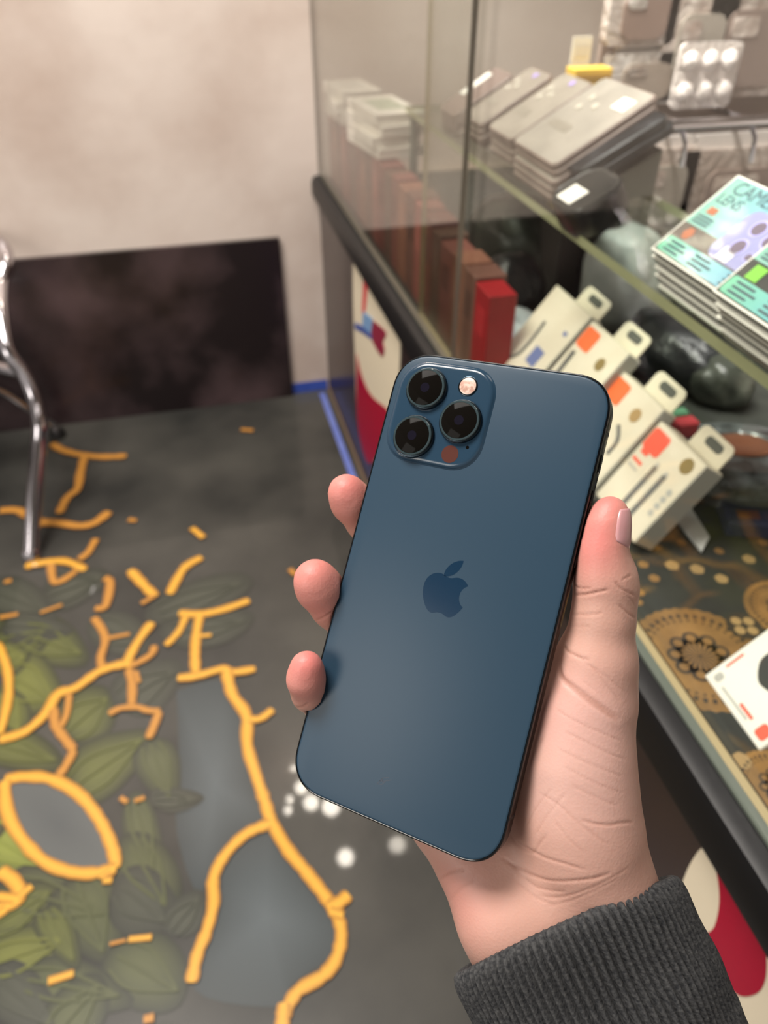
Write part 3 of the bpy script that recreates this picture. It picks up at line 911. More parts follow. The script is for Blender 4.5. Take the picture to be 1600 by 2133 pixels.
def lens_box(M, label, top, variant, grp):
    """x: along the counter, y: up the slope"""
    r = thing('lens_film_box', label, 'box', M, grp)
    W_, L_ = 0.122, 0.0815
    MB().box((0, 0, 0), (W_, L_, TH - 0.0012), 0.0006).build('box_body', M_lbox, r)
    MB().box((-0.0003, -0.0003, TH - 0.0014), (W_ + 0.0003, L_ + 0.0003, TH - 0.0006), 0.0002).build('box_rim', M_edgew, r)
    if not top:
        return r
    z = TH - 0.0007
    e = 0.0003
    MB().box((0.0015, 0.0015, z), (W_ - 0.0015, 0.032, z + e)).build('dark_panel', M_ltop if variant == 0 else M_ltop2, r)
    MB().box((0.0015, 0.032, z), (W_ - 0.0015, L_ - 0.0015, z + e)).build('foil_panel', M_holo, r)
    MB().prism(rrect(W_ - 0.006, 0.0145, 0.003, 4, c=(W_ / 2, 0.0098)), z + e, z + 2 * e).build('foil_strip', M_holo2, r)
    for q in range(3):
        for u in (0.08, 0.36, 0.70):
            MB().box((W_ * u, 0.0048 + 0.004 * q, z + 2 * e), (W_ * (u + (0.20 if q % 2 else 0.16)), 0.0066 + 0.004 * q, z + 3 * e)).build('strip_print', M_ink, r)
    if variant == 0:
        MB().lathe([(0.0058, z + e), (0.0058, z + 2 * e)], 6, (0.017, 0.0245)).build('copper_badge', M_hexa, r)
    else:
        MB().box((0.010, 0.0185, z + e), (0.022, 0.030, z + 2 * e)).build('green_badge', M_green, r)
    ph = MB().prism(rrect(0.058, 0.046, 0.010, 6, c=(0.076, 0.0415)), z + e, z + 2 * e).build('phone_print', M_ph, r)
    for (u, v, rr) in [(0.068, 0.052, 0.0078), (0.087, 0.0475, 0.0078), (0.069, 0.034, 0.0078), (0.089, 0.060, 0.0048), (0.085, 0.031, 0.004)]:
        MB().lathe([(rr, z + 2 * e), (rr, z + 3 * e)], 20, (u, v)).build('lens_ring', M_phr, ph)
        MB().lathe([(rr * 0.74, z + 3 * e), (rr * 0.74, z + 4 * e)], 20, (u, v)).build('lens_print', M_phl, ph)
    MB().box((0.060, 0.0195, z + 2 * e), (0.0735, 0.031, z + 3 * e)).build('white_sticker', M_wht, r)
    if variant == 0:
        text_mesh('lettering', 'CAMERA', 0.0165, M_ink, r, (0.010, L_ - 0.0145, z + e))
        text_mesh('lettering', 'LENS', 0.0130, M_ink, r, (0.006, L_ - 0.0255, z + e))
    for q in range(3):
        MB().box((0.006, 0.0345 + 0.003 * q, z + e), (0.026, 0.0360 + 0.003 * q, z + 2 * e)).build('small_print', M_ink, r)
    MB().box((0.010, 0.0450, z + e), (0.020, 0.0510, z + 2 * e)).build('small_emblem', M_hexa, r)
    return r


names5 = ['bottom', 'second lowest', 'middle', 'second highest', 'top']
for l in range(5):
    j0, j1 = (rng.random(2) - 0.5) * 0.006 if l < 4 else (0, 0)
    lab = 'silver lens film box with CAMERA LENS lettering, top of the farther stack' if l == 4 else names5[l] + ' box under the CAMERA LENS box in the farther stack on the shelf'
    lens_box(lean(1356, 516, 0.358, 39.5, (5 - l) * TH) @ T(j0, j1 - 0.002 * (4 - l), 0), lab, l == 4, 0, 'lens film boxes in the farther stack')
names6 = ['bottom', 'second lowest', 'third lowest', 'third highest', 'second highest', 'top']
for l in range(6):
    j0, j1 = (rng.random(2) - 0.5) * 0.006 if l < 5 else (0, 0)
    lab = 'dark lens film box with a green badge, top of the nearer stack' if l == 5 else names6[l] + ' box under the green-badged box in the nearer stack on the shelf'
    lens_box(lean(1484, 604, 0.346, 41.5, (6 - l) * TH) @ T(j0, j1 - 0.002 * (5 - l), 0), lab, l == 5, 1, 'lens film boxes in the nearer stack')
q0, q1 = onx(1356, 516, 0.362), onx(1484, 604, 0.350)
wedge('display_stand', 'slanted grey stand under the lens film boxes', 0.392, 0.455, q1[1] - 0.12, q0[1], ZS + 0.0004, 39, M_acr)

# ---- white cable boxes leaning in a row on the cloth
M_cb = mat('cream_box_card', (226, 218, 198), 0.42, noise=(22, (218, 208, 186), 3, 0.3, 0.7))
M_cbside = mat('grey_box_flank', (176, 176, 170), 0.5)
M_or = mat('orange_print', (240, 112, 62), 0.45)
M_or2 = mat('red_orange_print', (236, 96, 74), 0.45)
M_cable = mat('grey_cable_print', (110, 110, 108), 0.45)
M_bluep = mat('blue_grey_print', (112, 124, 168), 0.45)
M_olive = mat('olive_seal_print', (136, 116, 70), 0.45)
M_hole = mat('hang_hole_shadow_card', (84, 86, 80), 0.6)


def cable_box(px_tr, px_tl, X, deg, thick, variant, label):
    """px_tr, px_tl: the two upper corners of the leaning face, at distance X; its foot rests on the cloth"""
    a, b_ = onx(px_tr[0], px_tr[1], X), onx(px_tl[0], px_tl[1], X)
    W_ = abs(b_[1] - a[1])
    zt = (a[2] + b_[2]) / 2
    c_, s_ = math.cos(math.radians(deg)), math.sin(math.radians(deg))
    length = (zt - ZC - 0.0004 - 0 * thick * c_) / s_ - thick * c_ / s_
    M = Matrix(((0, c_, -s_, X), (-1, 0, 0, b_[1]), (0, s_, c_, zt), (0, 0, 0, 1)))
    r = thing('cable_box', label, 'box', M, 'cream cable boxes leaning in a row')
    W_ -= 0.0015
    MB().box((0, -length, -thick), (W_, 0, 0), 0.0012).build('box_body', M_cb, r)
    # flank sheet and hang tab
    MB().box((W_ - 0.0002, -length + 0.001, -thick + 0.001), (W_ + 0.0005, -0.001, -0.001)).build('box_flank', M_cbside, r)
    tb = rrect(W_ * 0.62, 0.030, 0.007, 5, c=(W_ * 0.60, 0.008))
    MB().prism(tb, -thick * 0.95, -thick * 0.95 + 0.0014).build('hang_tab', M_cb, r)
    hl = rrect(W_ * 0.32, 0.009, 0.0044, 4, c=(W_ * 0.62, 0.0135))
    MB().prism(hl, -thick * 0.95 + 0.0012, -thick * 0.95 + 0.0018).build('hang_hole', M_hole, r)
    e = 0.0004
    lg = MB()
    lg.prism(rrect(W_ * 0.34, W_ * 0.30, 0.004, 3, c=(W_ * 0.20, -W_ * 0.22)), -0.0002, e)
    if variant:
        lg.build('orange_badge', M_or if variant < 3 else M_or2, r)
    if variant == 3:
        for q in range(2):
            MB().box((W_ * (0.62 - 0.20 * q), -length * 0.98, -0.0002), (W_ * (0.70 - 0.20 * q), -length * 0.34, e)).build('cable_print', M_cable, r)
            MB().box((W_ * (0.63 - 0.20 * q), -length * 0.34, -0.0002), (W_ * (0.69 - 0.20 * q), -length * 0.30, e)).build('plug_print', M_cbside, r)
        for q in range(4):
            MB().lathe([(W_ * 0.045, -0.0002), (W_ * 0.045, e)], 12, (W_ * 0.88, -length * (0.42 + 0.085 * q))).build('seal_print', M_cbside, r)
        MB().lathe([(W_ * 0.10, -0.0002), (W_ * 0.10, e)], 18, (W_ * 0.80, -length * 0.13)).build('olive_seal', M_olive, r)
        for (u, v, s1, s2) in [(0.16, 0.30, 0.14, 0.05), (0.16, 0.42, 0.2, 0.035), (0.16, 0.50, 0.2, 0.025)]:
            MB().box((W_ * u - W_ * s1 / 2, -length * (v + s2), -0.0002), (W_ * u + W_ * s1 / 2, -length * v, e)).build('small_print', M_or2 if v < .45 else M_cbside, r)
    elif variant == 0:
        pth = [(W_ * 0.35, -length * 0.28), (W_ * 0.38, -length * 0.45), (W_ * 0.36, -length * 0.62), (W_ * 0.22, -length * 0.72)]
        MB().tube([(x, y_, 0.0002) for x, y_ in spline(pth, 4)], 0.0022, 6).build('cable_print', M_cable, r)
        MB().box((W_ * 0.55, -length * 0.62, -0.0002), (W_ * 0.78, -length * 0.46, e)).build('blue_print', M_bluep, r)
        MB().box((W_ * 0.80, -length * 0.26, -0.0002), (W_ * 0.88, -length * 0.22, e)).build('blue_print', M_bluep, r)
    else:
        MB().tube([(x, y_, 0.0002) for x, y_ in spline([(W_ * 0.14, -length * 0.26), (W_ * 0.17, -length * 0.5), (W_ * 0.15, -length * 0.8)], 4)], 0.003, 6).build('cable_print', M_cable, r)
        MB().lathe([(W_ * 0.09, -0.0002), (W_ * 0.09, e)], 16, (W_ * 0.72, -length * 0.20)).build('olive_seal', M_olive if variant == 1 else M_cg2, r)
        MB().tube([(x, y_, 0.0002) for x, y_ in spline([(W_ * 0.62, -length * 0.36), (W_ * 0.78, -length * 0.46), (W_ * 0.8, -length * 0.6)], 4)], 0.0022, 6).build('cable_print', M_cable, r)
    return r


cable_box((1233, 662), (1160, 590), 0.405, 52, 0.020, 0, 'cream cable box with a blue print, farthest in the leaning row')
cable_box((1312, 742), (1236, 662), 0.400, 53, 0.020, 1, 'cream cable box with an orange badge, second farthest in the leaning row')
cable_box((1384, 858), (1296, 766), 0.398, 55, 0.020, 2, 'cream cable box with an orange badge, second nearest in the leaning row')
cable_box((1474, 972), (1376, 876), 0.396, 56, 0.026, 3, 'cream cable box with two grey plugs printed, nearest in the leaning row')

# ---- flat white earphone box near the rail
e0, e1 = onx(1466, 1408, 0.331), onx(1574, 1576, 0.331)
W_, Lb = abs(e0[1] - e1[1]), 0.105
r = thing('earphone_box', 'white box with a black earphone picture leaning at the rail', 'box', lean(1466, 1408, 0.331, 46, 0.020))
M_eb = mat('bright_white_card', (236, 234, 226), 0.4)
MB().box((0, 0, 0), (W_, Lb, 0.020), 0.001).build('box_body', M_eb, r)
M_ear = mat('black_earphone_print', (52, 54, 54), 0.35)
z = 0.0199
b = MB()
b.prism([tuple(p) for p in spline([(0.022, 0.034), (0.016, 0.042), (0.017, 0.056), (0.026, 0.064), (0.040, 0.066), (0.052, 0.058), (0.052, 0.044), (0.044, 0.034), (0.034, 0.030), (0.028, 0.030), (0.022, 0.034)], 4)][:-1], z, z + 0.0005)
b.build('earphone_print', M_ear, r)
MB().prism(rrect(0.0095, 0.011, 0.0025, 3, c=(W_ - 0.0085, 0.0105)), z, z + 0.0005).build('orange_badge', M_or2, r)
MB().prism(rrect(0.006, 0.0075, 0.002, 3, c=(0.008, 0.009)), z, z + 0.0005).build('grey_emblem', M_cbside, r)
MB().box((0.016, 0.0055, z), (0.046, 0.0072, z + 0.0004)).build('small_print', M_cbside, r)
MB().box((0.034, 0.0085, z), (0.048, 0.0110, z + 0.0004)).build('small_print', M_or2, r)
MB().box((0.004, 0.018, z), (0.0058, 0.034, z + 0.0004)).build('small_print', M_or2, r)

wedge('display_stand', 'slanted grey stand behind the earphone box', 0.352, 0.41, e1[1] + 0.004, e0[1] - 0.004, ZC + 0.0004, 45.5, M_acr)

# ---- round shiny item with a copper disc, small dark pack below it
g = onz(1556, 936, 0.585)
r = thing('round_wrapped_item', 'round smoky wrapped item with a copper centre', 'package', T(g[0], g[1], ZC) @ Matrix.Rotation(math.radians(-10), 4, 'X'))
M_smoke = mat('smoky_foil', (96, 100, 104), 0.22, noise=(45, (30, 32, 36), 6, 0.42, 0.62), coat=0.8, coat_r=0.08, bump=(70, 0.7, 0.004))
M_cop = mat('copper_disc_metal', (216, 150, 118), 0.25, metal=0.9)
M_darkc = mat('dark_wrapped_side', (34, 36, 42), 0.35)
RR = 0.066
MB().lathe([(RR * 0.86, 0.012), (RR, 0.018), (RR * 1.02, 0.030), (RR, 0.040), (RR * 0.92, 0.0465), (RR * 0.5, 0.049), (RR * 0.46, 0.046), (0.0008, 0.046)], 40).build('wrapped_body', M_smoke, r, smooth=True)
MB().lathe([(RR * 0.43, 0.0455), (RR * 0.43, 0.0485), (RR * 0.3, 0.0505), (RR * 0.12, 0.0475), (0.0006, 0.047)], 32).build('copper_disc', M_cop, r, smooth=True)
b = MB()
b.lathe([(RR * 0.8, 0.001), (RR * 0.9, 0.004), (RR * 0.85, 0.0125)], 40)
b.build('rim', M_darkc, r, smooth=True)
g = onz(1575, 1045, 0.56)
r = thing('navy_pack', 'navy blue pack lying below the round smoky item', 'package', frame((g[0], g[1], ZC), (0.8, -0.3, 0)))
MB().box((-0.03, -0.03, 0), (0.05, 0.012, 0.018), 0.002).build('pack_body', mat('navy_card', (40, 46, 78), 0.5), r)
MB().box((-0.02, -0.022, 0.0176), (0.0, -0.01, 0.0184)).build('pack_print', mat('rust_print', (110, 62, 52), 0.5), r)

# ---- white tag by the nearest cable box, red-green sleeve, dark lumps of plastic bags
r = thing('price_tag', 'white paper tag sticking out beside the nearest cable box', 'tag', T(*onz(1425, 1080, ZC + 0.004)))
q = [onz(x, y_, ZC + 0.004) - onz(1425, 1080, ZC + 0.004) for x, y_ in [(1410, 1085), (1440, 1060), (1478, 1120), (1462, 1148)]]
MB().prism([(p[0], p[1]) for p in q], -0.002, 0.001).build('tag_sheet', mat('white_paper', (226, 226, 226), 0.5), r)


def lump(name, label, c, rad, m, seed, sq=0.6, cat='bag'):
    bm = bmesh.new()
    bmesh.ops.create_icosphere(bm, subdivisions=4, radius=1.0)
    rg = np.random.default_rng(seed)
    dirs = rg.normal(size=(26, 3))
    dirs /= np.linalg.norm(dirs, axis=1, keepdims=True)
    amp = rg.uniform(-0.16, 0.20, 26)
    for v in bm.verts:
        p = np.array(v.co)
        s = 1 + float((amp * np.exp(-((1 - dirs @ p) / 0.10))).sum())
        ridg = 0.05 * math.sin(9 * p[0] + 5 * p[1] + seed) * math.sin(8 * p[2] - 6 * p[1])
        v.co = Vector(p * (s + ridg))
        v.co.x *= rad[0]
        v.co.y *= rad[1]
        v.co.z = max(v.co.z, -0.75) * rad[2]
    me = bpy.data.meshes.new(name)
    bm.to_mesh(me)
    bm.free()
    me.materials.append(m)
    me.polygons.foreach_set('use_smooth', [True] * len(me.polygons))
    o = bpy.data.objects.new(name, me)
    COL.objects.link(o)
    zmin = min(v.co.z for v in me.vertices)
    o.location = (c[0], c[1], ZC - zmin + 0.0006)
    return tag(o, label, cat)


M_bag = mat('dark_plastic_bag', (58, 61, 54), 0.35, noise=(18, (112, 115, 102), 6, 0.5, 0.78), bump=(40, 0.5, 0.01))
M_bag2 = mat('black_plastic_bag', (28, 29, 31), 0.35, noise=(18, (60, 60, 62), 6, 0.5, 0.78), bump=(40, 0.5, 0.01))
M_grey = mat('cloudy_plastic', (182, 186, 182), 0.35, noise=(20, (214, 218, 214), 4, 0.3, 0.7), bump=(30, 0.4, 0.01))
M_milky = mat('milky_plastic', (168, 176, 180), 0.3, noise=(20, (196, 202, 204), 4, 0.3, 0.7))
lump('plastic_bag', 'big crumpled dark green-grey bag behind the cable boxes', onz(1078, 560, ZC), (0.075, 0.11, 0.07), M_bag, 3)
lump('plastic_bag', 'crumpled black bag between the carton row and the cream boxes', onz(1055, 650, ZC), (0.05, 0.055, 0.045), M_bag2, 5)
lump('plastic_bag', 'black bag beside the farthest cream cable box', onz(1212, 600, ZC), (0.032, 0.032, 0.05), M_bag2, 9)
lump('plastic_bag', 'milky white plastic bag by the red carton', onz(1045, 745, ZC), (0.045, 0.055, 0.035), M_milky, 11)
lump('plastic_bag', 'cloudy grey plastic bag under the shelf behind the cream boxes', onz(1285, 672, ZC), (0.055, 0.055, 0.08), M_grey, 15)
lump('plastic_bag', 'dark crumpled bag under the shelf, behind the hang tabs', onz(1400, 780, ZC), (0.055, 0.07, 0.045), M_bag2, 21)
lump('plastic_bag', 'dark smoky bag between the hang tabs and the round item', onz(1490, 835, ZC), (0.035, 0.03, 0.035), M_bag, 27)
g = onz(996, 508, ZC + 0.004)
r = thing('yellow_tag', 'small yellow tag near the dark bag', 'tag', T(g[0], g[1], ZC + 0.0004))
MB().prism([(-0.02, -0.015), (0.018, -0.018), (0.02, 0.014), (-0.016, 0.018)], 0, 0.004).build('tag_sheet', mat('yellow_tag_card', (190, 180, 60), 0.5), r)
g = onz(1440, 866, 0.60)
r = thing('red_sleeve', 'small red and green sleeve beside the nearest hang tab', 'package', T(g[0], g[1], ZC))
MB().box((-0.016, -0.008, 0), (0.008, 0.008, 0.058), 0.002).build('red_part', mat('red_sleeve_card', (190, 60, 70), 0.5), r)
MB().box((-0.016, 0.009, 0), (0.006, 0.022, 0.060), 0.002).build('green_part', mat('green_sleeve_card', (90, 140, 110), 0.5), r)

# ---- hanging clear packs at the back of the showcase, a chrome hook bar
XB = 0.62
M_clear = [mat('brownish_clear_pack_%d' % i, c, 0.2, noise=(14, c2, 6, 0.42, 0.66), coat=0.8, coat_r=0.08, bump=(30, 0.6, 0.01)) for i, (c, c2) in enumerate([((172, 152, 142), (214, 202, 196)), ((180, 162, 152), (222, 208, 200)), ((160, 142, 132), (200, 186, 178)), ((176, 164, 156), (226, 218, 214))])]
for m_ in M_clear:
    for n_ in m_.node_tree.nodes:
        if n_.type == 'TEX_NOISE':
            n_.inputs['Distortion'].default_value = 2.5
M_inner = [mat('case_in_pack_%d' % i, c, 0.35) for i, c in enumerate([(150, 126, 116), (170, 160, 150), (144, 126, 118), (164, 148, 136)])]
M_chrome = mat('bright_chrome', (230, 230, 240), 0.12, metal=1.0)
M_frost = mat('frosted_header', (214, 204, 198), 0.4)
YB = 1.0
bx0 = ony(1284, 60, YB)[0]
bk = MB().box((bx0, YB + 0.03, 0.5385), (1.12, YB + 0.04, 1.40)).build('backboard', mat('brown_backboard', (140, 120, 110), 0.5, noise=(8, (164, 144, 134), 4, 0.3, 0.7)))
tag(bk, 'brown partition board carrying the hanging packs', 'board')


def hang_pack(pxs, label, k, dep=0.0, grp='clear packs hanging on the board'):
    P = [ony(x, y_, YB - dep) for x, y_ in pxs]
    x0, x1 = min(p[0] for p in P), max(p[0] for p in P)
    z0, z1 = min(p[2] for p in P), max(p[2] for p in P)
    r = thing('clear_pack', label, 'package', T((x0 + x1) / 2, YB - dep, z0), grp)
    w_, h_ = (x1 - x0), (z1 - z0)
    # pack stands in the XZ plane: local y = depth

    def plate(poly, y0, y1, m, nm):
        MB().loft([[(u, y1, v) for u, v in poly], [(u, y0, v) for u, v in poly]]).build(nm, m, r)
    plate(rrect(w_, h_ * 0.88, 0.008, 4, c=(0, h_ * 0.44)), 0.0, 0.018, M_clear[k % 4], 'pack_body')
    plate(rrect(w_ * 0.66, h_ * 0.62, 0.014, 4, c=(w_ * 0.02, h_ * 0.40)), -0.003, 0.001, M_inner[k % 4], 'phone_case')
    plate(rrect(w_ * 0.26, h_ * 0.16, 0.006, 4, c=(-w_ * 0.14, h_ * 0.58)), -0.0045, -0.0025, M_clear[(k + 3) % 4], 'camera_cutout')
    plate(rrect(w_ * 0.84, h_ * 0.12, 0.005, 3, c=(0, h_ * 0.94)), 0.006, 0.010, M_frost, 'header_card')
    return r


hang_pack([(1284, -60), (1400, 92)], 'clear pack at the top left of the hanging packs', 0)
hang_pack([(1276, 98), (1408, 214)], 'clear pack below the top left hanging pack', 3)
hang_pack([(1410, -50), (1494, 205)], 'tall narrow clear pack behind the shiny reflection card', 1)
hang_pack([(1500, -60), (1640, 196)], 'tall clear pack at the right picture edge', 2)
hang_pack([(1336, 290), (1422, 475)], 'clear pack left of the lens film boxes under the hook bar', 1, 0.05)
hang_pack([(1426, 285), (1700, 500)], 'wide brown clear pack behind the lens film boxes', 2, 0.05)
pA, pB = ony(1395, 262, YB - 0.09), ony(1640, 250, YB - 0.09)
zz = (pA[2] + pB[2]) / 2
r = thing('hook_bar', 'bright chrome hook bar across the hanging packs', 'bar', T(pA[0], YB - 0.09, zz))
MB().tube([(0, 0, 0), (1.1 - pA[0], 0, 0)], 0.008, 12).build('bar', M_chrome, r, smooth=True)
for xx in (0.02, 0.12, 0.24):
    MB().tube([(xx, 0, 0), (xx, 0.118, 0)], 0.004, 8).build('hook', M_chrome, r, smooth=True)
    MB().tube([(xx, 0.0, -0.007), (xx, -0.012, -0.018), (xx, -0.016, -0.045)], 0.003, 8).build('hook_tip', M_chrome, r, smooth=True)
# shiny domed card made up to stand in for a bright reflection
pm = ony(1472, 158, YB - 0.03)
r = thing('reflection_card', 'shiny domed card standing in for a bright reflection above the hook bar', 'package', T(pm[0], YB - 0.03, pm[2]))
M_refl = mat('bright_reflection', (232, 220, 214), 0.12, spec=0.9, coat=1.0, coat_r=0.05, bump=(120, 0.8, 0.01))
MB().loft([[(u, 0.006, v) for u, v in rrect(0.088, 0.075, 0.008, 4)], [(u, 0.0, v) for u, v in rrect(0.088, 0.075, 0.008, 4)]]).build('reflection_plate', M_refl, r)
for i in range(3):
    for j in range(2):
        bm = MB()
        rr = 0.0125
        cx_, cz_ = -0.028 + 0.028 * i, -0.017 + 0.034 * j
        bm.loft([[(cx_ + rr * math.cos(a_) * math.cos(t_), -rr * math.sin(a_) * 0.9, cz_ + rr * math.cos(a_) * math.sin(t_)) for t_ in np.linspace(0, 2 * math.pi, 16, endpoint=False)] for a_ in np.linspace(0, 1.45, 6)])
        bm.build('reflection_dome', M_refl, r, smooth='all')
# dark box left of the hanging packs
g0, g1 = ony(1284, 300, YB - 0.08), ony(1334, 300, YB - 0.08)
zt = ony(1310, 228, YB - 0.08)[2]
r = thing('black_box', 'black box standing left of the lower hanging packs', 'box', T(g0[0], YB - 0.08, ZC + 0.0004))
MB().box((0, 0, 0), (g1[0] - g0[0], 0.05, zt - ZC), 0.003).build('box_body', M_bag2, r)
MB().box((0.006, -0.0012, zt - ZC - 0.10), (g1[0] - g0[0] - 0.006, 0.0008, zt - ZC - 0.03)).build('box_print', mat('grey_blue_print', (86, 90, 104), 0.4), r)

# ================================================================== chrome chair at the left edge
M_chr = mat('chair_chrome', (205, 200, 205), 0.14, metal=1.0)
M_blackpad = mat('black_rubber', (28, 26, 26), 0.5)
foot = onz(68, 1160, 0.0)
chair = thing('chair', 'chrome tube chair standing at the left edge before the dark panel', 'chair', T(foot[0], foot[1], 0))


def cpt(x, y_, z):
    g = onz(x, y_, z) - foot
    return (g[0], g[1], z)


MB().tube(spline([cpt(66, 1150, 0.012), cpt(70, 1060, 0.075), cpt(80, 930, 0.165), cpt(82, 885, 0.20), cpt(72, 830, 0.24), cpt(50, 778, 0.285), cpt(16, 730, 0.33), cpt(2, 650, 0.385), cpt(2, 590, 0.42), cpt(12, 545, 0.45), cpt(0, 510, 0.47), cpt(-60, 470, 0.48)], 6), 0.0155, 16).build('leg', M_chr, chair, smooth=True)
MB().tube(spline([cpt(46, 778, 0.283), cpt(20, 772, 0.285), cpt(-40, 760, 0.285), cpt(-160, 770, 0.28)], 6), 0.0135, 12).build('side_rail', M_chr, chair, smooth=True)
MB().tube(spline([cpt(118, 900, 0.012), cpt(105, 880, 0.05), cpt(60, 850, 0.12), cpt(0, 810, 0.2), cpt(-60, 790, 0.26)], 6), 0.0115, 12).build('leg', M_chr, chair, smooth=True)
f2 = cpt(118, 900, 0.012)
for c in ((0, 0), (f2[0], f2[1])):
    MB().lathe([(0.017, 0.0004), (0.02, 0.004), (0.018, 0.016), (0.013, 0.022)], 20, c).build('foot_cap', M_chr if c == (0, 0) else M_blackpad, chair, smooth=True)
MB().lathe([(0.011, 0.0), (0.013, 0.006), (0.009, 0.012)], 16, (0.0, 0.0)).build('foot_glide', M_blackpad, chair, smooth=True)
for q_ in [o for o in chair.children if o.name.startswith(('leg', 'foot_cap'))]:   # the other pair of legs, out of frame
    c_ = q_.copy()
    COL.objects.link(c_)
    c_.parent = chair
    c_.location = (-0.50, 0.02, 0)
sx, sy, _ = cpt(-160, 770, 0.30)
b = MB()
b.loft([[(x + sx - 0.22, y_ + sy - 0.03, z) for x, y_ in rrect(0.42 * a, 0.40 * a, 0.06, 6)] for a, z in ((0.96, 0.295), (1, 0.305), (1, 0.33), (0.95, 0.342))])
b.build('seat', M_blackpad, chair, smooth=True)

# ================================================================== smartphone
RP = np.array([[0.88132, 0.25442, -0.39818], [-0.20824, 0.96555, 0.15604], [0.42417, -0.0546, 0.90394]])
TP = np.array([0.02052, -0.02667, -0.25178])
PM = Matrix([list(RP[i]) + [TP[i]] for i in range(3)] + [[0, 0, 0, 1]])
PHONE_W = CAMM @ PM
phone = thing('smartphone', 'blue smartphone with three rear lenses held back side up', 'phone', PHONE_W)
mm = 0.001
M_frame = mat('polished_dark_steel', (9, 10, 12), 0.2, spec=0.25)
M_back = mat('frosted_blue_glass', (39, 62, 80), 0.36, spec=0.3, bump=(4000, 0.02, 0.0002))
M_isl = mat('glossy_blue_glass', (38, 61, 80), 0.16, spec=0.4)
M_logo = mat('glossy_blue_logo', (14, 44, 68), 0.14, spec=0.6)
M_blackg = mat('black_lens_glass', (17, 15, 13), 0.06, spec=0.025)
M_lring = mat('dark_steel_ring', (60, 70, 78), 0.18, metal=1.0)
M_lclear = mat('clear_protector_ring', (52, 66, 70), 0.08, spec=0.8)
M_flash = mat('flash_lens', (188, 148, 132), 0.3, noise=(700, (220, 194, 180), 2, 0.4, 0.6))
M_lidar = mat('lidar_window', (84, 50, 44), 0.15)
M_iris = mat('violet_lens_coat', (24, 22, 32), 0.05, spec=0.12)
M_ant = mat('antenna_line', (22, 26, 32), 0.5)
M_screen = mat('black_screen_glass', (10, 10, 12), 0.06)


def out(ins, ex=2.35):
    return rrect((78.1 - 2 * ins) * mm, (160.8 - 2 * ins) * mm, (14.0 - ins) * mm, 14, ex)


MB().loft([[(x, y_, z * mm) for x, y_ in out(i)] for i, z in ((1.0, -0.3), (0.55, 0.02), (0.18, -0.12), (0.0, -0.55), (0.0, -6.85), (0.18, -7.25), (0.6, -7.4), (1.0, -7.1))]).build('frame', M_frame, phone, smooth=35)
MB().loft([[(x, y_, z * mm) for x, y_ in out(i)] for i, z in ((0.8, -0.4), (0.8, -0.02), (0.95, 0.12), (1.4, 0.2))]).build('back_glass', M_back, phone, smooth=35)
MB().loft([[(x, y_, z * mm) for x, y_ in out(i)] for i, z in ((0.9, -7.0), (0.9, -7.42), (1.3, -7.5))]).build('screen_glass', M_screen, phone, smooth=35)
# side buttons
for y0_, y1_ in ((49.5, 55.5), (33.0, 43.5), (18.0, 28.5)):
    MB().box((38.8 * mm, y0_ * mm, -5.2 * mm), (39.5 * mm, y1_ * mm, -2.2 * mm), 0.25 * mm).build('side_button', M_frame, phone)
for sx, yy in ((1, 63), (1, -63), (-1, 63), (-1, -63)):
    MB().box(((38.2 if sx > 0 else -39.07) * mm, (yy - 0.5) * mm, -6.9 * mm), ((39.07 if sx > 0 else -38.2) * mm, (yy + 0.5) * mm, -0.5 * mm)).build('antenna_line', M_ant, phone)
# camera island
ic = (-17.9 * mm, 59.1 * mm)
isl = MB()
isl.loft([[(x, y_, z * mm) for x, y_ in rrect((36.4 - 2 * i) * mm, (36.6 - 2 * i) * mm, (11.0 - i) * mm, 12, 2.2, ic)] for i, z in ((-0.5, 0.15), (-0.1, 0.24), (0.25, 0.55), (0.7, 0.95), (1.3, 1.15), (1.9, 1.2))])
isl = isl.build('camera_island', M_isl, phone, smooth='all')
for (lx, ly) in ((-24.8, 67.2), (-9.3, 57.7), (-25.0, 49.6)):
    cx_, cy_ = lx * mm, ly * mm
    lens = MB().lathe([(r * mm, z * mm) for r, z in ((7.75, 1.1), (7.75, 1.9), (7.55, 2.2), (7.2, 2.25))], 56, (cx_, cy_)).build('lens_ring', M_lring, isl, smooth=35)
    MB().lathe([(r * mm, z * mm) for r, z in ((7.15, 2.1), (7.15, 3.0), (6.95, 3.2), (6.4, 3.22))], 56, (cx_, cy_)).build('lens_protector', M_lclear, isl, smooth=35)
    MB().lathe([(r * mm, z * mm) for r, z in ((6.35, 3.0), (6.35, 3.34), (6.2, 3.42), (0.02, 3.42))], 56, (cx_, cy_)).build('lens_glass', M_blackg, isl, smooth=35)
    MB().lathe([(r * mm, z * mm) for r, z in ((1.7, 3.41), (1.7, 3.44), (0.02, 3.45))], 28, (cx_, cy_)).build('lens_iris', M_iris, isl, smooth=35)
MB().lathe([(r * mm, z * mm) for r, z in ((3.5, 1.1), (3.5, 1.42), (3.2, 1.5), (3.05, 1.45))], 40, (-10.0 * mm, 70.4 * mm)).build('flash_ring', M_lring, isl, smooth=35)
MB().lathe([(r * mm, z * mm) for r, z in ((3.0, 1.3), (3.0, 1.5), (2.2, 1.7), (0.02, 1.78))], 40, (-10.0 * mm, 70.4 * mm)).build('flash', M_flash, isl, smooth=35)
MB().lathe([(r * mm, z * mm) for r, z in ((3.1, 1.1), (3.1, 1.24), (0.02, 1.25))], 40, (-10.2 * mm, 45.9 * mm)).build('depth_sensor', M_lidar, isl, smooth=35)
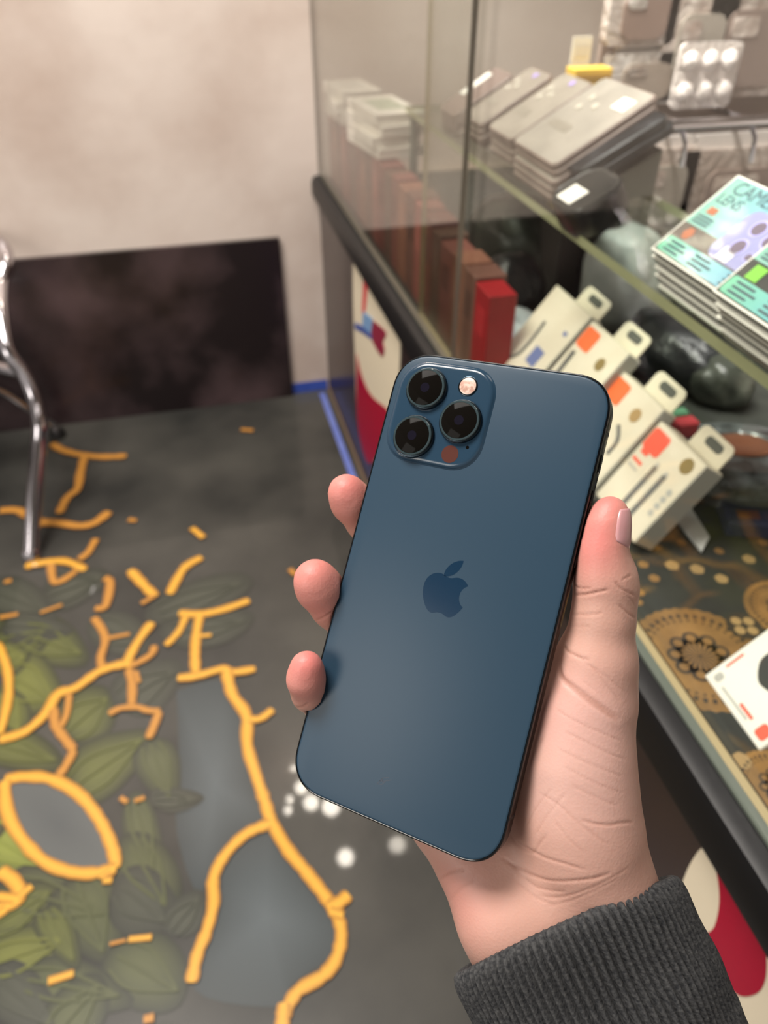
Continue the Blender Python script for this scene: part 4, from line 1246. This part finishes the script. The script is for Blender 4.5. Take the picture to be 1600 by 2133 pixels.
MB().lathe([(r * mm, z * mm) for r, z in ((0.6, 1.1), (0.6, 1.25), (0.02, 1.25))], 16, (-4.6 * mm, 49.3 * mm)).build('microphone_hole', M_blackg, isl)


def bez(p0, segs, n=10):
    pts = []
    cur = np.array(p0, float)
    for s in segs:
        a, b_, c = [np.array(q, float) for q in s]
        for k in range(n):
            t = k / n
            pts.append((1 - t) ** 3 * cur + 3 * (1 - t) ** 2 * t * a + 3 * (1 - t) * t * t * b_ + t ** 3 * c)
        cur = c
    return pts


# bitten fruit emblem, 0..170 box, y down
fruit = bez((150, 130), [((144, 143), (141, 149), (133, 160)), ((122, 176), (106, 196), (87, 196)), ((70, 196), (66, 185), (43, 185)), ((20, 185), (15, 196), (-1, 196)),
                         ((-21, 196), (-35, 178), (-47, 161)), ((-79, 114), (-82, 59), (-62, 29)), ((-48, 8), (-26, -4), (-5, -4)), ((16, -4), (29, 8), (47, 8)),
                         ((64, 8), (74, -4), (98, -4)), ((117, -4), (136, 6), (150, 24)), ((104, 49), (112, 114), (150, 130))])
leaf = bez((75, -25), [((88, -42), (98, -66), (95, -90)), ((74, -89), (49, -75), (35, -57)), ((22, -41), (11, -17), (15, 6)), ((38, 7), (61, -7), (75, -25))])
S_ = 19.6 / 286 * mm
fx = lambda p: ((p[0] - 45) * S_ + 0.4 * mm, -(p[1] - 53) * S_ + 1.6 * mm)
lg = MB()
lg.prism([fx(p) for p in fruit], 0.15 * mm, 0.225 * mm)
lg.prism([fx(p) for p in leaf], 0.15 * mm, 0.225 * mm)
lg.build('fruit_logo', M_logo, phone)['label'] = 'glossy bitten fruit logo'
# small worn print near the bottom edge
M_mark = mat('worn_print', (30, 46, 64), 0.4)
mk = MB()
for (x0, y0_, x1, y1_) in [(-6.2, -68.2, -4.6, -65.6), (-4.6, -65.6, -2.6, -64.8), (-6.2, -68.2, -4.4, -67.8), (-4.4, -67.8, -3.0, -65.6), (-5.6, -67.0, -3.6, -66.4), (-2.9, -66.0, -1.6, -65.2), (-5.0, -65.9, -4.0, -67.4)]:
    d = np.array([x1 - x0, y1_ - y0_])
    nrm = np.array([-d[1], d[0]]) / np.linalg.norm(d) * 0.14
    q = [np.array([x0, y0_]) + nrm, np.array([x0, y0_]) - nrm, np.array([x1, y1_]) - nrm, np.array([x1, y1_]) + nrm]
    mk.prism([(p[0] * mm, p[1] * mm) for p in q], 0.18 * mm, 0.215 * mm)
mk.build('worn_mark', M_mark, phone)

# ================================================================== person: right hand and forearm, grey sleeve
def P3(px_, py_, d):
    """photo pixel and depth (mm) -> camera space, mm"""
    return np.array([(px_ - CX) / F * d, -(py_ - CY) / F * d, -d], dtype=np.float32)


STEP = 1.0
lo = np.array([-48.0, -205.0, -318.0], dtype=np.float32)
hi = np.array([116.0, 52.0, -208.0], dtype=np.float32)
nx, ny, nz = [int((hi[i] - lo[i]) / STEP) + 1 for i in range(3)]
gx = (lo[0] + STEP * np.arange(nx, dtype=np.float32))[:, None, None]
gy = (lo[1] + STEP * np.arange(ny, dtype=np.float32))[None, :, None]
gz = (lo[2] + STEP * np.arange(nz, dtype=np.float32))[None, None, :]


def sub(a, b, rmax):
    """index window around a capsule"""
    mn, mx = np.minimum(a, b) - rmax, np.maximum(a, b) + rmax
    i0 = np.clip(((mn - lo) / STEP).astype(int), 0, [nx, ny, nz])
    i1 = np.clip(((mx - lo) / STEP).astype(int) + 2, 0, [nx, ny, nz])
    return tuple(slice(i0[k], i1[k]) for k in range(3))


def cone(field, a, b, ra, rb, k, pad=14.0):
    """smooth union of a tapered capsule into the field"""
    s = sub(a, b, max(ra, rb) + pad)
    X, Y, Z = gx[s[0]], gy[:, s[1]], gz[:, :, s[2]]
    d = b - a
    L2 = float(d @ d)
    t = ((X - a[0]) * d[0] + (Y - a[1]) * d[1] + (Z - a[2]) * d[2]) / max(L2, 1e-6)
    t = np.clip(t, 0, 1)
    q = np.sqrt((X - a[0] - t * d[0]) ** 2 + (Y - a[1] - t * d[1]) ** 2 + (Z - a[2] - t * d[2]) ** 2) - (ra + (rb - ra) * t)
    f = field[s]
    if k > 0:
        h = np.clip(0.5 + 0.5 * (f - q) / k, 0, 1)
        field[s] = f * (1 - h) + q * h - k * h * (1 - h)
    else:
        field[s] = np.minimum(f, q)


def chain(field, pts, k):
    for (a, ra), (b, rb) in zip(pts[:-1], pts[1:]):
        cone(field, a, b, ra, rb, k)


def new():
    return np.full((nx, ny, nz), 40.0, dtype=np.float32)


def merge(f, g, k):
    h = np.clip(0.5 + 0.5 * (f - g) / k, 0, 1)
    return f * (1 - h) + g * h - k * h * (1 - h)


# --- palm, heel of the hand, wrist and forearm
palm = new()
chain(palm, [(P3(1236, 1395, 246), 12.0), (P3(1212, 1490, 247), 15.0), (P3(1202, 1590, 247), 17.5), (P3(1204, 1690, 247), 18.5), (P3(1214, 1760, 248), 18.5), (P3(1250, 1860, 250), 17.0)], 7)   # thenar
chain(palm, [(P3(830, 1560, 274), 9.5), (P3(930, 1700, 268), 12.5), (P3(1000, 1800, 260), 13.5), (P3(1050, 1890, 255), 15.0), (P3(1110, 1980, 254), 17.0)], 7)                                      # ulnar side
cone(palm, P3(1090, 1800, 260), P3(1150, 1880, 256), 16.0, 18.0, 10)
cone(palm, P3(1000, 1560, 276), P3(1110, 1770, 262), 13.0, 15.0, 10)
cone(palm, P3(1080, 1330, 274), P3(1180, 1640, 264), 11.0, 14.0, 10)
cone(palm, P3(920, 1520, 277), P3(1060, 1400, 277), 11.0, 11.0, 10)
cone(palm, P3(1150, 1450, 262), P3(1210, 1450, 254), 9.0, 10.0, 8)        # web of the thumb
for (x0, y0_, d0, r0), (x1, y1_, d1_, r1) in [((1250, 1860, 250, 17), (1385, 2140, 250, 21)), ((1150, 1890, 254, 18), (1300, 2190, 254, 24)), ((1075, 1935, 254, 16), (1200, 2210, 252, 21))]:
    cone(palm, P3(x0, y0_, d0), P3(x1, y1_, d1_), r0, r1, 10)
# --- thumb
thumb = new()
chain(thumb, [(P3(1271, 1071, 240), 5.9), (P3(1262, 1100, 240), 6.6), (P3(1254, 1150, 240), 7.3), (P3(1258, 1196, 241), 8.6), (P3(1262, 1225, 242), 9.2), (P3(1256, 1290, 243), 9.6), (P3(1246, 1370, 245), 10.6), (P3(1236, 1440, 248), 12.5)], 4)
cone(thumb, P3(1281, 1196, 242), P3(1284, 1235, 243), 5.6, 5.6, 4)        # knuckle
hand = merge(palm, thumb, 8)
# --- fingers, each its own chain joined only to the palm
fing = [
    [(1060, 1330, 274, 10.5), (1000, 1150, 287, 9.4), (955, 1040, 290, 8.6), (925, 960, 288, 7.8), (905, 905, 284, 7.0)],
    [(1000, 1410, 277, 10.5), (930, 1260, 296, 9.6), (868, 1185, 301, 9.0), (800, 1128, 295, 8.0), (765, 1086, 287, 7.7), (733, 1045, 280, 7.7), (722, 1026, 277.5, 7.0)],
    [(930, 1500, 277, 10.5), (850, 1390, 293, 9.4), (790, 1345, 296, 8.8), (730, 1302, 286, 8.0), (695, 1262, 276, 8.1), (665, 1224, 270, 8.2), (656, 1208, 268, 7.6)],
    [(860, 1590, 274, 9.5), (780, 1540, 288, 8.2), (722, 1508, 287, 7.6), (676, 1474, 278, 6.6), (647, 1443, 268, 6.5), (638, 1414, 262.5, 6.5), (639, 1390, 260.5, 5.9)],
]
for ch_ in fing:
    g_ = new()
    chain(g_, [(P3(a, b_, c), r) for a, b_, c, r in ch_], 3)
    # blend only with the palm, near the knuckles
    hand = merge(hand, g_, 3.0) if False else np.minimum(hand, merge(palm, g_, 7) if False else np.minimum(hand, g_))
    kn = new()
    a, b_ = ch_[0], ch_[1]
    cone(kn, P3(a[0], a[1], a[2]), P3((a[0] * 2 + b_[0]) / 3, (a[1] * 2 + b_[1]) / 3, (a[2] * 2 + b_[2]) / 3), a[3], a[3] * 0.97, 0)
    hand = merge(hand, kn, 6)

# the phone presses into the skin: keep its volume free
Rf = RP.astype(np.float32)
off = (TP * 1000).astype(np.float32)
dx, dy, dz = gx - off[0], gy - off[1], gz - off[2]
qx = np.abs(Rf[0, 0] * dx + Rf[1, 0] * dy + Rf[2, 0] * dz) - (39.15 - 10)
qy = np.abs(Rf[0, 1] * dx + Rf[1, 1] * dy + Rf[2, 1] * dz) - (80.5 - 10)
qz = np.abs(Rf[0, 2] * dx + Rf[1, 2] * dy + Rf[2, 2] * dz + 3.65) - 3.95
d2 = np.sqrt(np.maximum(qx, 0) ** 2 + np.maximum(qy, 0) ** 2) + np.minimum(np.maximum(qx, qy), 0) - 10
pd = np.maximum(d2, qz)
del qx, qy, d2, qz
hand = -merge(-hand, pd, 0.8)


def surface_nets(f):
    """naive surface nets on a numpy grid, returns verts (grid space) and quads"""
    ins = f < 0
    c = ins[:-1, :-1, :-1].astype(np.int8)
    tot = np.zeros_like(c)
    for i in (0, 1):
        for j in (0, 1):
            for k in (0, 1):
                tot += ins[i:nx - 1 + i, j:ny - 1 + j, k:nz - 1 + k]
    act = (tot > 0) & (tot < 8)
    idx = np.argwhere(act)
    vid = np.full(act.shape, -1, dtype=np.int64)
    vid[act] = np.arange(len(idx))
    acc = np.zeros((len(idx), 3))
    cnt = np.zeros(len(idx))
    I, J, K = idx[:, 0], idx[:, 1], idx[:, 2]
    corners = [(i, j, k) for i in (0, 1) for j in (0, 1) for k in (0, 1)]
    for a in corners:
        for ax in range(3):
            if a[ax] == 0:
                b = list(a)
                b[ax] = 1
                fa = f[I + a[0], J + a[1], K + a[2]]
                fb = f[I + b[0], J + b[1], K + b[2]]
                m = (fa < 0) != (fb < 0)
                t = np.where(m, fa / np.where(m, fa - fb, 1), 0)
                p = np.array(a, float)[None, :].repeat(len(idx), 0)
                p[:, ax] += t
                acc[m] += p[m]
                cnt[m] += 1
    V = idx + acc / cnt[:, None]
    quads = []
    for ax in range(3):
        o1, o2 = (ax + 1) % 3, (ax + 2) % 3
        sl0 = [slice(1, -1)] * 3
        sl1 = [slice(1, -1)] * 3
        sl0[ax] = slice(0, -1)
        sl1[ax] = slice(1, None)
        A, B = ins[tuple(sl0)], ins[tuple(sl1)]
        for flip, m in ((False, A & ~B), (True, ~A & B)):
            e = np.argwhere(m)
            base = e.copy()
            for o in (o1, o2):
                base[:, o] += 1
            q = []
            for d1, d2 in ((-1, -1), (0, -1), (0, 0), (-1, 0)):
                c = base.copy()
                c[:, o1] += d1
                c[:, o2] += d2
                c = np.minimum(c, np.array(vid.shape) - 1)
                q.append(vid[c[:, 0], c[:, 1], c[:, 2]])
            q = np.stack(q, 1)
            q = q[(q >= 0).all(1)]
            quads.append(q[:, ::-1] if flip else q)
    return V, np.concatenate(quads)


V, Q = surface_nets(hand)
V = V * STEP + lo
# relax the mesh a little
def adj_smooth(V, Q, it, lam=0.5):
    e = np.concatenate([Q[:, [0, 1]], Q[:, [1, 2]], Q[:, [2, 3]], Q[:, [3, 0]]])
    for _ in range(it):
        s = np.zeros_like(V)
        n = np.zeros(len(V))
        for a, b in ((0, 1), (1, 0)):
            np.add.at(s, e[:, a], V[e[:, b]])
            np.add.at(n, e[:, a], 1)
        V = V + lam * (s / n[:, None] - V)
    return V


V = adj_smooth(V, Q, 4)
# keep only the faces of the largest piece is not needed: the field is one connected body


def mesh_np(name, V, Q):
    me = bpy.data.meshes.new(name)
    me.vertices.add(len(V))
    me.vertices.foreach_set('co', V.astype(np.float32).ravel())
    me.loops.add(Q.size)
    me.loops.foreach_set('vertex_index', Q.astype(np.int32).ravel())
    me.polygons.add(len(Q))
    me.polygons.foreach_set('loop_start', np.arange(0, Q.size, 4, dtype=np.int32))
    me.polygons.foreach_set('loop_total', np.full(len(Q), 4, dtype=np.int32))
    me.update(calc_edges=True)
    me.validate()
    return me


# one Catmull-Clark step for a finer skin
me0 = mesh_np('hand_coarse', V, Q)
tmp = bpy.data.objects.new('tmp', me0)
COL.objects.link(tmp)
sm = tmp.modifiers.new('s', 'SUBSURF')
sm.levels = sm.render_levels = 1
ev = tmp.evaluated_get(bpy.context.evaluated_depsgraph_get())
me1 = bpy.data.meshes.new_from_object(ev)
bpy.data.objects.remove(tmp)
n1 = len(me1.vertices)
V1 = np.empty(n1 * 3, dtype=np.float32)
me1.vertices.foreach_get('co', V1)
V1 = V1.reshape(-1, 3).astype(float)
N1 = np.empty(n1 * 3, dtype=np.float32)
me1.vertices.foreach_get('normal', N1)
N1 = N1.reshape(-1, 3).astype(float)
cen_ = V1.mean(0)
bv = BVHTree.FromPolygons([tuple(p) for p in V], [tuple(q) for q in Q])


def hit(px_, py_):
    d = Vector(((px_ - CX) / F, -(py_ - CY) / F, -1.0)).normalized()
    h = bv.ray_cast(Vector((0, 0, 0)), d)
    return None if h[0] is None else np.array(h[0])


# outward normals
outw = N1
chk = bv.ray_cast(Vector((0, 0, 0)), Vector(((1215 - CX) / F, -(1620 - CY) / F, -1.0)).normalized())
near_i = int(np.argmin(((V1 - np.array(chk[0])) ** 2).sum(1)))
if N1[near_i] @ V1[near_i] > 0:
    me1.flip_normals()
    outw = -N1

# creases and skin folds: pixel polylines dropped onto the skin, (points, depth mm, width mm)
t3 = lambda pts: [(1080 + x / 4.266, 1000 + y_ / 4.266) for x, y_ in pts]
p4 = lambda pts: [(830 + x / 2.581, 1350 + y_ / 2.581) for x, y_ in pts]
folds = [
    (t3([(500, 930), (540, 960), (640, 965)]), 0.5, 0.7), (t3([(500, 1020), (600, 1015), (720, 990), (800, 975)]), 0.7, 0.8), (t3([(450, 1190), (560, 1195), (680, 1190), (750, 1180)]), 0.45, 0.7),
    (t3([(420, 1290), (540, 1300), (640, 1300)]), 0.2, 0.7), (t3([(860, 900), (900, 950), (960, 990), (1040, 1025)]), 0.6, 0.8), (t3([(920, 890), (970, 860), (1000, 850)]), 0.4, 0.6), (t3([(900, 1110), (960, 1170), (1035, 1225)]), 0.5, 0.8),
    (t3([(930, 1000), (1000, 1060), (1030, 1110)]), 0.35, 0.7), (t3([(410, 1470), (440, 1520), (540, 1570), (640, 1600)]), 0.6, 0.9), (t3([(400, 1500), (370, 1650), (400, 1760), (520, 1850), (700, 1980), (900, 2110)]), 0.7, 1.5),
    (t3([(500, 1560), (640, 1650), (800, 1760), (960, 1900)]), 0.25, 0.9), (t3([(640, 1640), (800, 1840), (900, 1960)]), 0.25, 0.9), (t3([(560, 1780), (720, 1900), (880, 2060)]), 0.25, 0.8),
    (p4([(860, 130), (900, 190), (1000, 270), (1100, 340), (1180, 390)]), 0.6, 1.6), (p4([(850, 330), (950, 390), (1080, 450), (1200, 500)]), 0.35, 0.8), (p4([(900, 450), (1000, 500), (1120, 560), (1220, 600)]), 0.35, 0.8),
    (p4([(860, 540), (980, 600), (1100, 650), (1200, 690)]), 0.28, 0.9), (p4([(900, 640), (1050, 720), (1200, 780)]), 0.28, 0.9), (p4([(940, 740), (1060, 800), (1180, 850)]), 0.28, 0.9),
    (p4([(980, 920), (1060, 945), (1140, 950), (1200, 940), (1260, 935)]), 0.5, 0.9), (p4([(760, 780), (860, 840), (960, 930), (1060, 1010), (1140, 1060)]), 0.28, 0.9), (p4([(820, 760), (740, 860), (690, 960)]), 0.3, 0.8),
    (p4([(900, 780), (800, 900), (740, 1000)]), 0.25, 0.8), (p4([(640, 1040), (720, 1090), (800, 1130), (900, 1160), (1000, 1190)]), 0.5, 1.0), (p4([(560, 1130), (640, 1180), (720, 1220), (820, 1250), (940, 1250), (1060, 1235), (1140, 1210)]), 0.6, 1.0),
    (p4([(600, 1000), (640, 1060), (720, 1100), (760, 1050), (800, 1000)]), 0.35, 0.9), (p4([(620, 1180), (720, 1270), (800, 1300), (900, 1310)]), 0.35, 0.9), (p4([(640, 1260), (740, 1340), (840, 1380)]), 0.3, 0.9),
    (p4([(760, 1330), (860, 1340), (980, 1310), (1100, 1260), (1240, 1180)]), 0.35, 0.9), (p4([(800, 1390), (920, 1360), (1040, 1310), (1180, 1240)]), 0.3, 0.8), (p4([(210, 1250), (280, 1210), (360, 1190)]), 0.5, 1.2), (p4([(260, 1380), (330, 1300), (420, 1250)]), 0.2, 1.5),
    (p4([(840, 930), (920, 1030), (1000, 1100)]), 0.22, 0.8), (p4([(700, 640), (660, 760), (640, 860)]), 0.2, 1.0), (p4([(780, 480), (720, 580), (690, 660)]), 0.2, 1.0),
    ([(658, 1292), (676, 1285), (692, 1274)], 0.6, 0.9), ([(616, 1473), (630, 1472), (642, 1464)], 0.6, 0.8),
]
disp = np.zeros(n1)
for pl, dep, wid in folds:
    S = []
    for q in spline(pl, 10):
        h_ = hit(q[0], q[1])
        if h_ is not None:
            S.append(h_)
    if len(S) < 2:
        continue
    S = np.array(S)
    mn, mx = S.min(0) - 5, S.max(0) + 5
    cand = np.where(((V1 > mn) & (V1 < mx)).all(1))[0]
    if not len(cand):
        continue
    d2 = np.full(len(cand), 1e9)
    ft = np.zeros(len(cand))
    for i, s in enumerate(S):
        dd = ((V1[cand] - s) ** 2).sum(1)
        m = dd < d2
        d2[m] = dd[m]
        ft[m] = i / (len(S) - 1)
    taper = np.clip(np.minimum(ft, 1 - ft) * 6 + 0.25, 0, 1)
    dist = np.sqrt(d2)
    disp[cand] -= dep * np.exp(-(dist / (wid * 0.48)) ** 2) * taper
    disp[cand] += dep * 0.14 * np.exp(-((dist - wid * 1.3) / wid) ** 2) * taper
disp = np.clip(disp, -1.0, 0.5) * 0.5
V1d = V1 + outw * disp[:, None]
# colour of the skin itself: rosier finger pads, thumb pad, mounts of the palm; plus painted crease shade
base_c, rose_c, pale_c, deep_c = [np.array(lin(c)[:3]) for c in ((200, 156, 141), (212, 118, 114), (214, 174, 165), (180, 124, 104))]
colr = np.repeat(base_c[None, :], n1, 0)


def tint(p, rad, c, amt):
    global colr
    wgt = (amt * np.exp(-((V1 - p) ** 2).sum(1) / rad ** 2))[:, None]
    colr = colr * (1 - wgt) + c[None, :] * wgt


for (a, b_, d_, r_, am) in [(722, 1010, 274, 11, 0.8), (712, 1060, 280, 9, 0.35), (650, 1185, 265, 11, 0.75), (660, 1240, 270, 10, 0.6), (640, 1372, 257, 9, 0.85), (628, 1420, 260, 9, 0.5),
                        (1262, 1045, 236, 8, 0.75), (1240, 1120, 234, 9, 0.75), (1225, 1170, 234, 9, 0.35), (1180, 1480, 236, 12, 0.25), (940, 1880, 246, 14, 0.3)]:
    tint(P3(a, b_, d_), r_, rose_c, am)
for (a, b_, d_, r_, am) in [(1220, 1500, 232, 16, 0.6), (1230, 1640, 230, 18, 0.5), (1120, 1640, 236, 10, 0.3)]:
    tint(P3(a, b_, d_), r_, pale_c, am)
cre = np.clip(-disp / 0.3, 0, 1)[:, None] * 0.5  # shade of the creases put into the skin colour
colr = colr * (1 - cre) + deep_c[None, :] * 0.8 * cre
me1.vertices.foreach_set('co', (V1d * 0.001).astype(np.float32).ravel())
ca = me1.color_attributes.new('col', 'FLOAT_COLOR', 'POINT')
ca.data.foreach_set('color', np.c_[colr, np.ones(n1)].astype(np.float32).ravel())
me1.polygons.foreach_set('use_smooth', [True] * len(me1.polygons))
me1.name = 'person'
M_skin = mat('skin', (215, 165, 145), 0.48, spec=0.4, attr='col', sss=(0.18, (1.0, 0.35, 0.2), 0.004))
nt = M_skin.node_tree
tcn = nt.nodes.new('ShaderNodeTexCoord')
vo = nt.nodes.new('ShaderNodeTexVoronoi')
vo.inputs['Scale'].default_value = 1100
nt.links.new(tcn.outputs['Object'], vo.inputs['Vector'])
no = nt.nodes.new('ShaderNodeTexNoise')
no.inputs['Scale'].default_value = 220
no.inputs['Detail'].default_value = 6
nt.links.new(tcn.outputs['Object'], no.inputs['Vector'])
ad = nt.nodes.new('ShaderNodeMath')
ad.operation = 'ADD'
nt.links.new(vo.outputs['Distance'], ad.inputs[0])
nt.links.new(no.outputs['Fac'], ad.inputs[1])
bp = nt.nodes.new('ShaderNodeBump')
bp.inputs['Strength'].default_value = 0.15
bp.inputs['Distance'].default_value = 0.0003
nt.links.new(ad.outputs[0], bp.inputs['Height'])
nt.links.new(bp.outputs['Normal'], nt.nodes['Principled BSDF'].inputs['Normal'])
me1.materials.clear()
me1.materials.append(M_skin)
person = bpy.data.objects.new('person', me1)
COL.objects.link(person)
person.matrix_world = CAMM
tag(person, 'right hand of a person in a grey ribbed sleeve gripping the smartphone', 'person')

# --- thumbnail: a patch wrapped around the back right of the thumb tip
bv2 = BVHTree.FromPolygons([tuple(p) for p in V1d], [tuple(p.vertices) for p in me1.polygons])
A_, B_ = P3(1272, 1060, 240), P3(1256, 1137, 240)
ax_ = (B_ - A_) / np.linalg.norm(B_ - A_)
tocam = -((A_ + B_) / 2) / np.linalg.norm((A_ + B_) / 2)
tocam = tocam - ax_ * (tocam @ ax_)
tocam /= np.linalg.norm(tocam)
side = np.cross(ax_, tocam)
if side[0] < 0:
    side = -side
nu, nv = 18, 14
vs = []
for i in range(nu):
    s = -0.10 + 1.02 * i / (nu - 1)
    for j in range(nv):
        u = j / (nv - 1)
        half = 62 * (1 - 0.10 * abs(2 * i / (nu - 1) - 1) ** 3)
        phi = math.radians(84 + (u * 2 - 1) * half)
        curve = 0.10 * (abs(2 * u - 1) ** 2)
        s2 = s + (curve if i < nu / 2 else -curve) * abs(2 * i / (nu - 1) - 1)
        o_ = A_ + (B_ - A_) * s2
        n_ = math.cos(phi) * tocam + math.sin(phi) * side
        h_ = bv2.ray_cast(Vector(o_ + n_ * 25), Vector(-n_))
        if h_[0] is None or (Vector(o_) - h_[0]).length > 14:
            p_ = o_ + n_ * 6.0
        else:
            p_ = np.array(h_[0])
        edge = min(1.0, 4 * u, 4 * (1 - u), 5 * (1 - i / (nu - 1)))
        vs.append(p_ + n_ * (0.08 + 0.42 * edge))
fs = [(i * nv + j, i * nv + j + 1, (i + 1) * nv + j + 1, (i + 1) * nv + j) for i in range(nu - 1) for j in range(nv - 1)]
mb = MB()
mb.add([tuple(p * 0.001) for p in vs], fs)
nail = mb.build('thumbnail', mat('nail', (200, 148, 150), 0.25, spec=0.5, sss=(0.15, (1, 0.4, 0.3), 0.002)), person, smooth='all')
so = nail.modifiers.new('thick', 'SOLIDIFY')
so.thickness = 0.0004

# --- ribbed sleeve
M_sl = mat('charcoal_knit', (50, 51, 54), 0.9, spec=0.15)
nt = M_sl.node_tree
tcn = nt.nodes.new('ShaderNodeTexCoord')
no = nt.nodes.new('ShaderNodeTexNoise')
no.inputs['Scale'].default_value = 900
no.inputs['Detail'].default_value = 3
nt.links.new(tcn.outputs['Object'], no.inputs['Vector'])
rp = nt.nodes.new('ShaderNodeValToRGB')
rp.color_ramp.elements[0].position, rp.color_ramp.elements[1].position = 0.30, 0.80
rp.color_ramp.elements[0].color, rp.color_ramp.elements[1].color = lin((44, 45, 48)), lin((88, 88, 88))
nt.links.new(no.outputs['Fac'], rp.inputs['Fac'])
nt.links.new(rp.outputs['Color'], nt.nodes['Principled BSDF'].inputs['Base Color'])
bp = nt.nodes.new('ShaderNodeBump')
bp.inputs['Strength'].default_value = 0.5
bp.inputs['Distance'].default_value = 0.0006
nt.links.new(no.outputs['Fac'], bp.inputs['Height'])
nt.links.new(bp.outputs['Normal'], nt.nodes['Principled BSDF'].inputs['Normal'])
rim_c = P3(1170, 1912, 253).astype(float)
axs = np.array([0.41, -0.905, 0.02])
axs /= np.linalg.norm(axs)
wv_ = np.array([0.92, 0.40, 0.0])
wv_ -= axs * (wv_ @ axs)
wv_ /= np.linalg.norm(wv_)
dv_ = np.cross(wv_, axs)
if dv_[2] < 0:
    dv_ = -dv_
NR, NA = 92, 92 * 8
ang = np.linspace(0, 2 * math.pi, NA, endpoint=False)
# profile: (distance along the arm, radial offset, rib amplitude)
prof = [(28, -4.5, 0.0), (6, -4.3, 0.1), (1.2, -3.6, 0.12), (0.0, -2.2, 0.15), (0.1, -0.9, 0.25), (1.4, 0.2, 0.45), (4, 0.7, 0.62)]
prof += [(s, 0.7 + 0.25 * math.sin(s * 0.25), 0.6) for s in np.arange(7, 46, 1.6)]
prof += [(s, 0.9 + (s - 46) * 0.05, 0.6 * max(0.0, 1 - (s - 46) / 8)) for s in np.arange(47, 140, 3.0)]
vs = []
for s, off, amp in prof:
    a_r, b_r = 40.5 + 0.01 * max(s, 0), 27.0 + 0.05 * max(s, 0)
    wob = 0.5 * np.sin(3 * ang + s * 0.06) + 0.3 * np.sin(5 * ang - s * 0.1)
    rib = amp * 2.1 * (np.abs(np.cos(NR * ang / 2 + 0.05 * np.sin(s * 0.3))) ** 0.7 * 2 - 1.3)
    fold = 0.5 * np.exp(-((s - 30) / 12) ** 2) * np.sin(2 * ang + 1)
    ra, rb = a_r + off + rib + wob * min(1, s / 30 + 0.2) + fold, b_r + off + rib + wob * min(1, s / 30 + 0.2) + fold
    bow = 2.0 * np.cos(ang) ** 2 * math.exp(-max(s, 0) / 10)      # rim dips at the two sides
    tilt = -13.0 * np.sin(ang) * math.exp(-max(s - 4, 0) / 45)   # rim cut so that its front lies towards the hand
    pts_ = rim_c + np.outer(s + bow + tilt, axs) + np.outer(np.cos(ang) * ra, wv_) + np.outer(np.sin(ang) * rb, dv_)
    vs.append(pts_)
vs = np.concatenate(vs) * 0.001
nr = len(prof)
fi = np.arange(NA)
fj = (fi + 1) % NA
fs = np.concatenate([np.stack([k * NA + fi, k * NA + fj, (k + 1) * NA + fj, (k + 1) * NA + fi], 1) for k in range(nr - 1)])
ms = mesh_np('sleeve', vs, fs)
ms.polygons.foreach_set('use_smooth', [True] * len(ms.polygons))
ms.materials.append(M_sl)
sl_o = bpy.data.objects.new('sleeve', ms)
COL.objects.link(sl_o)
sl_o.parent = person
sl_o['label'] = 'charcoal ribbed knit cuff'
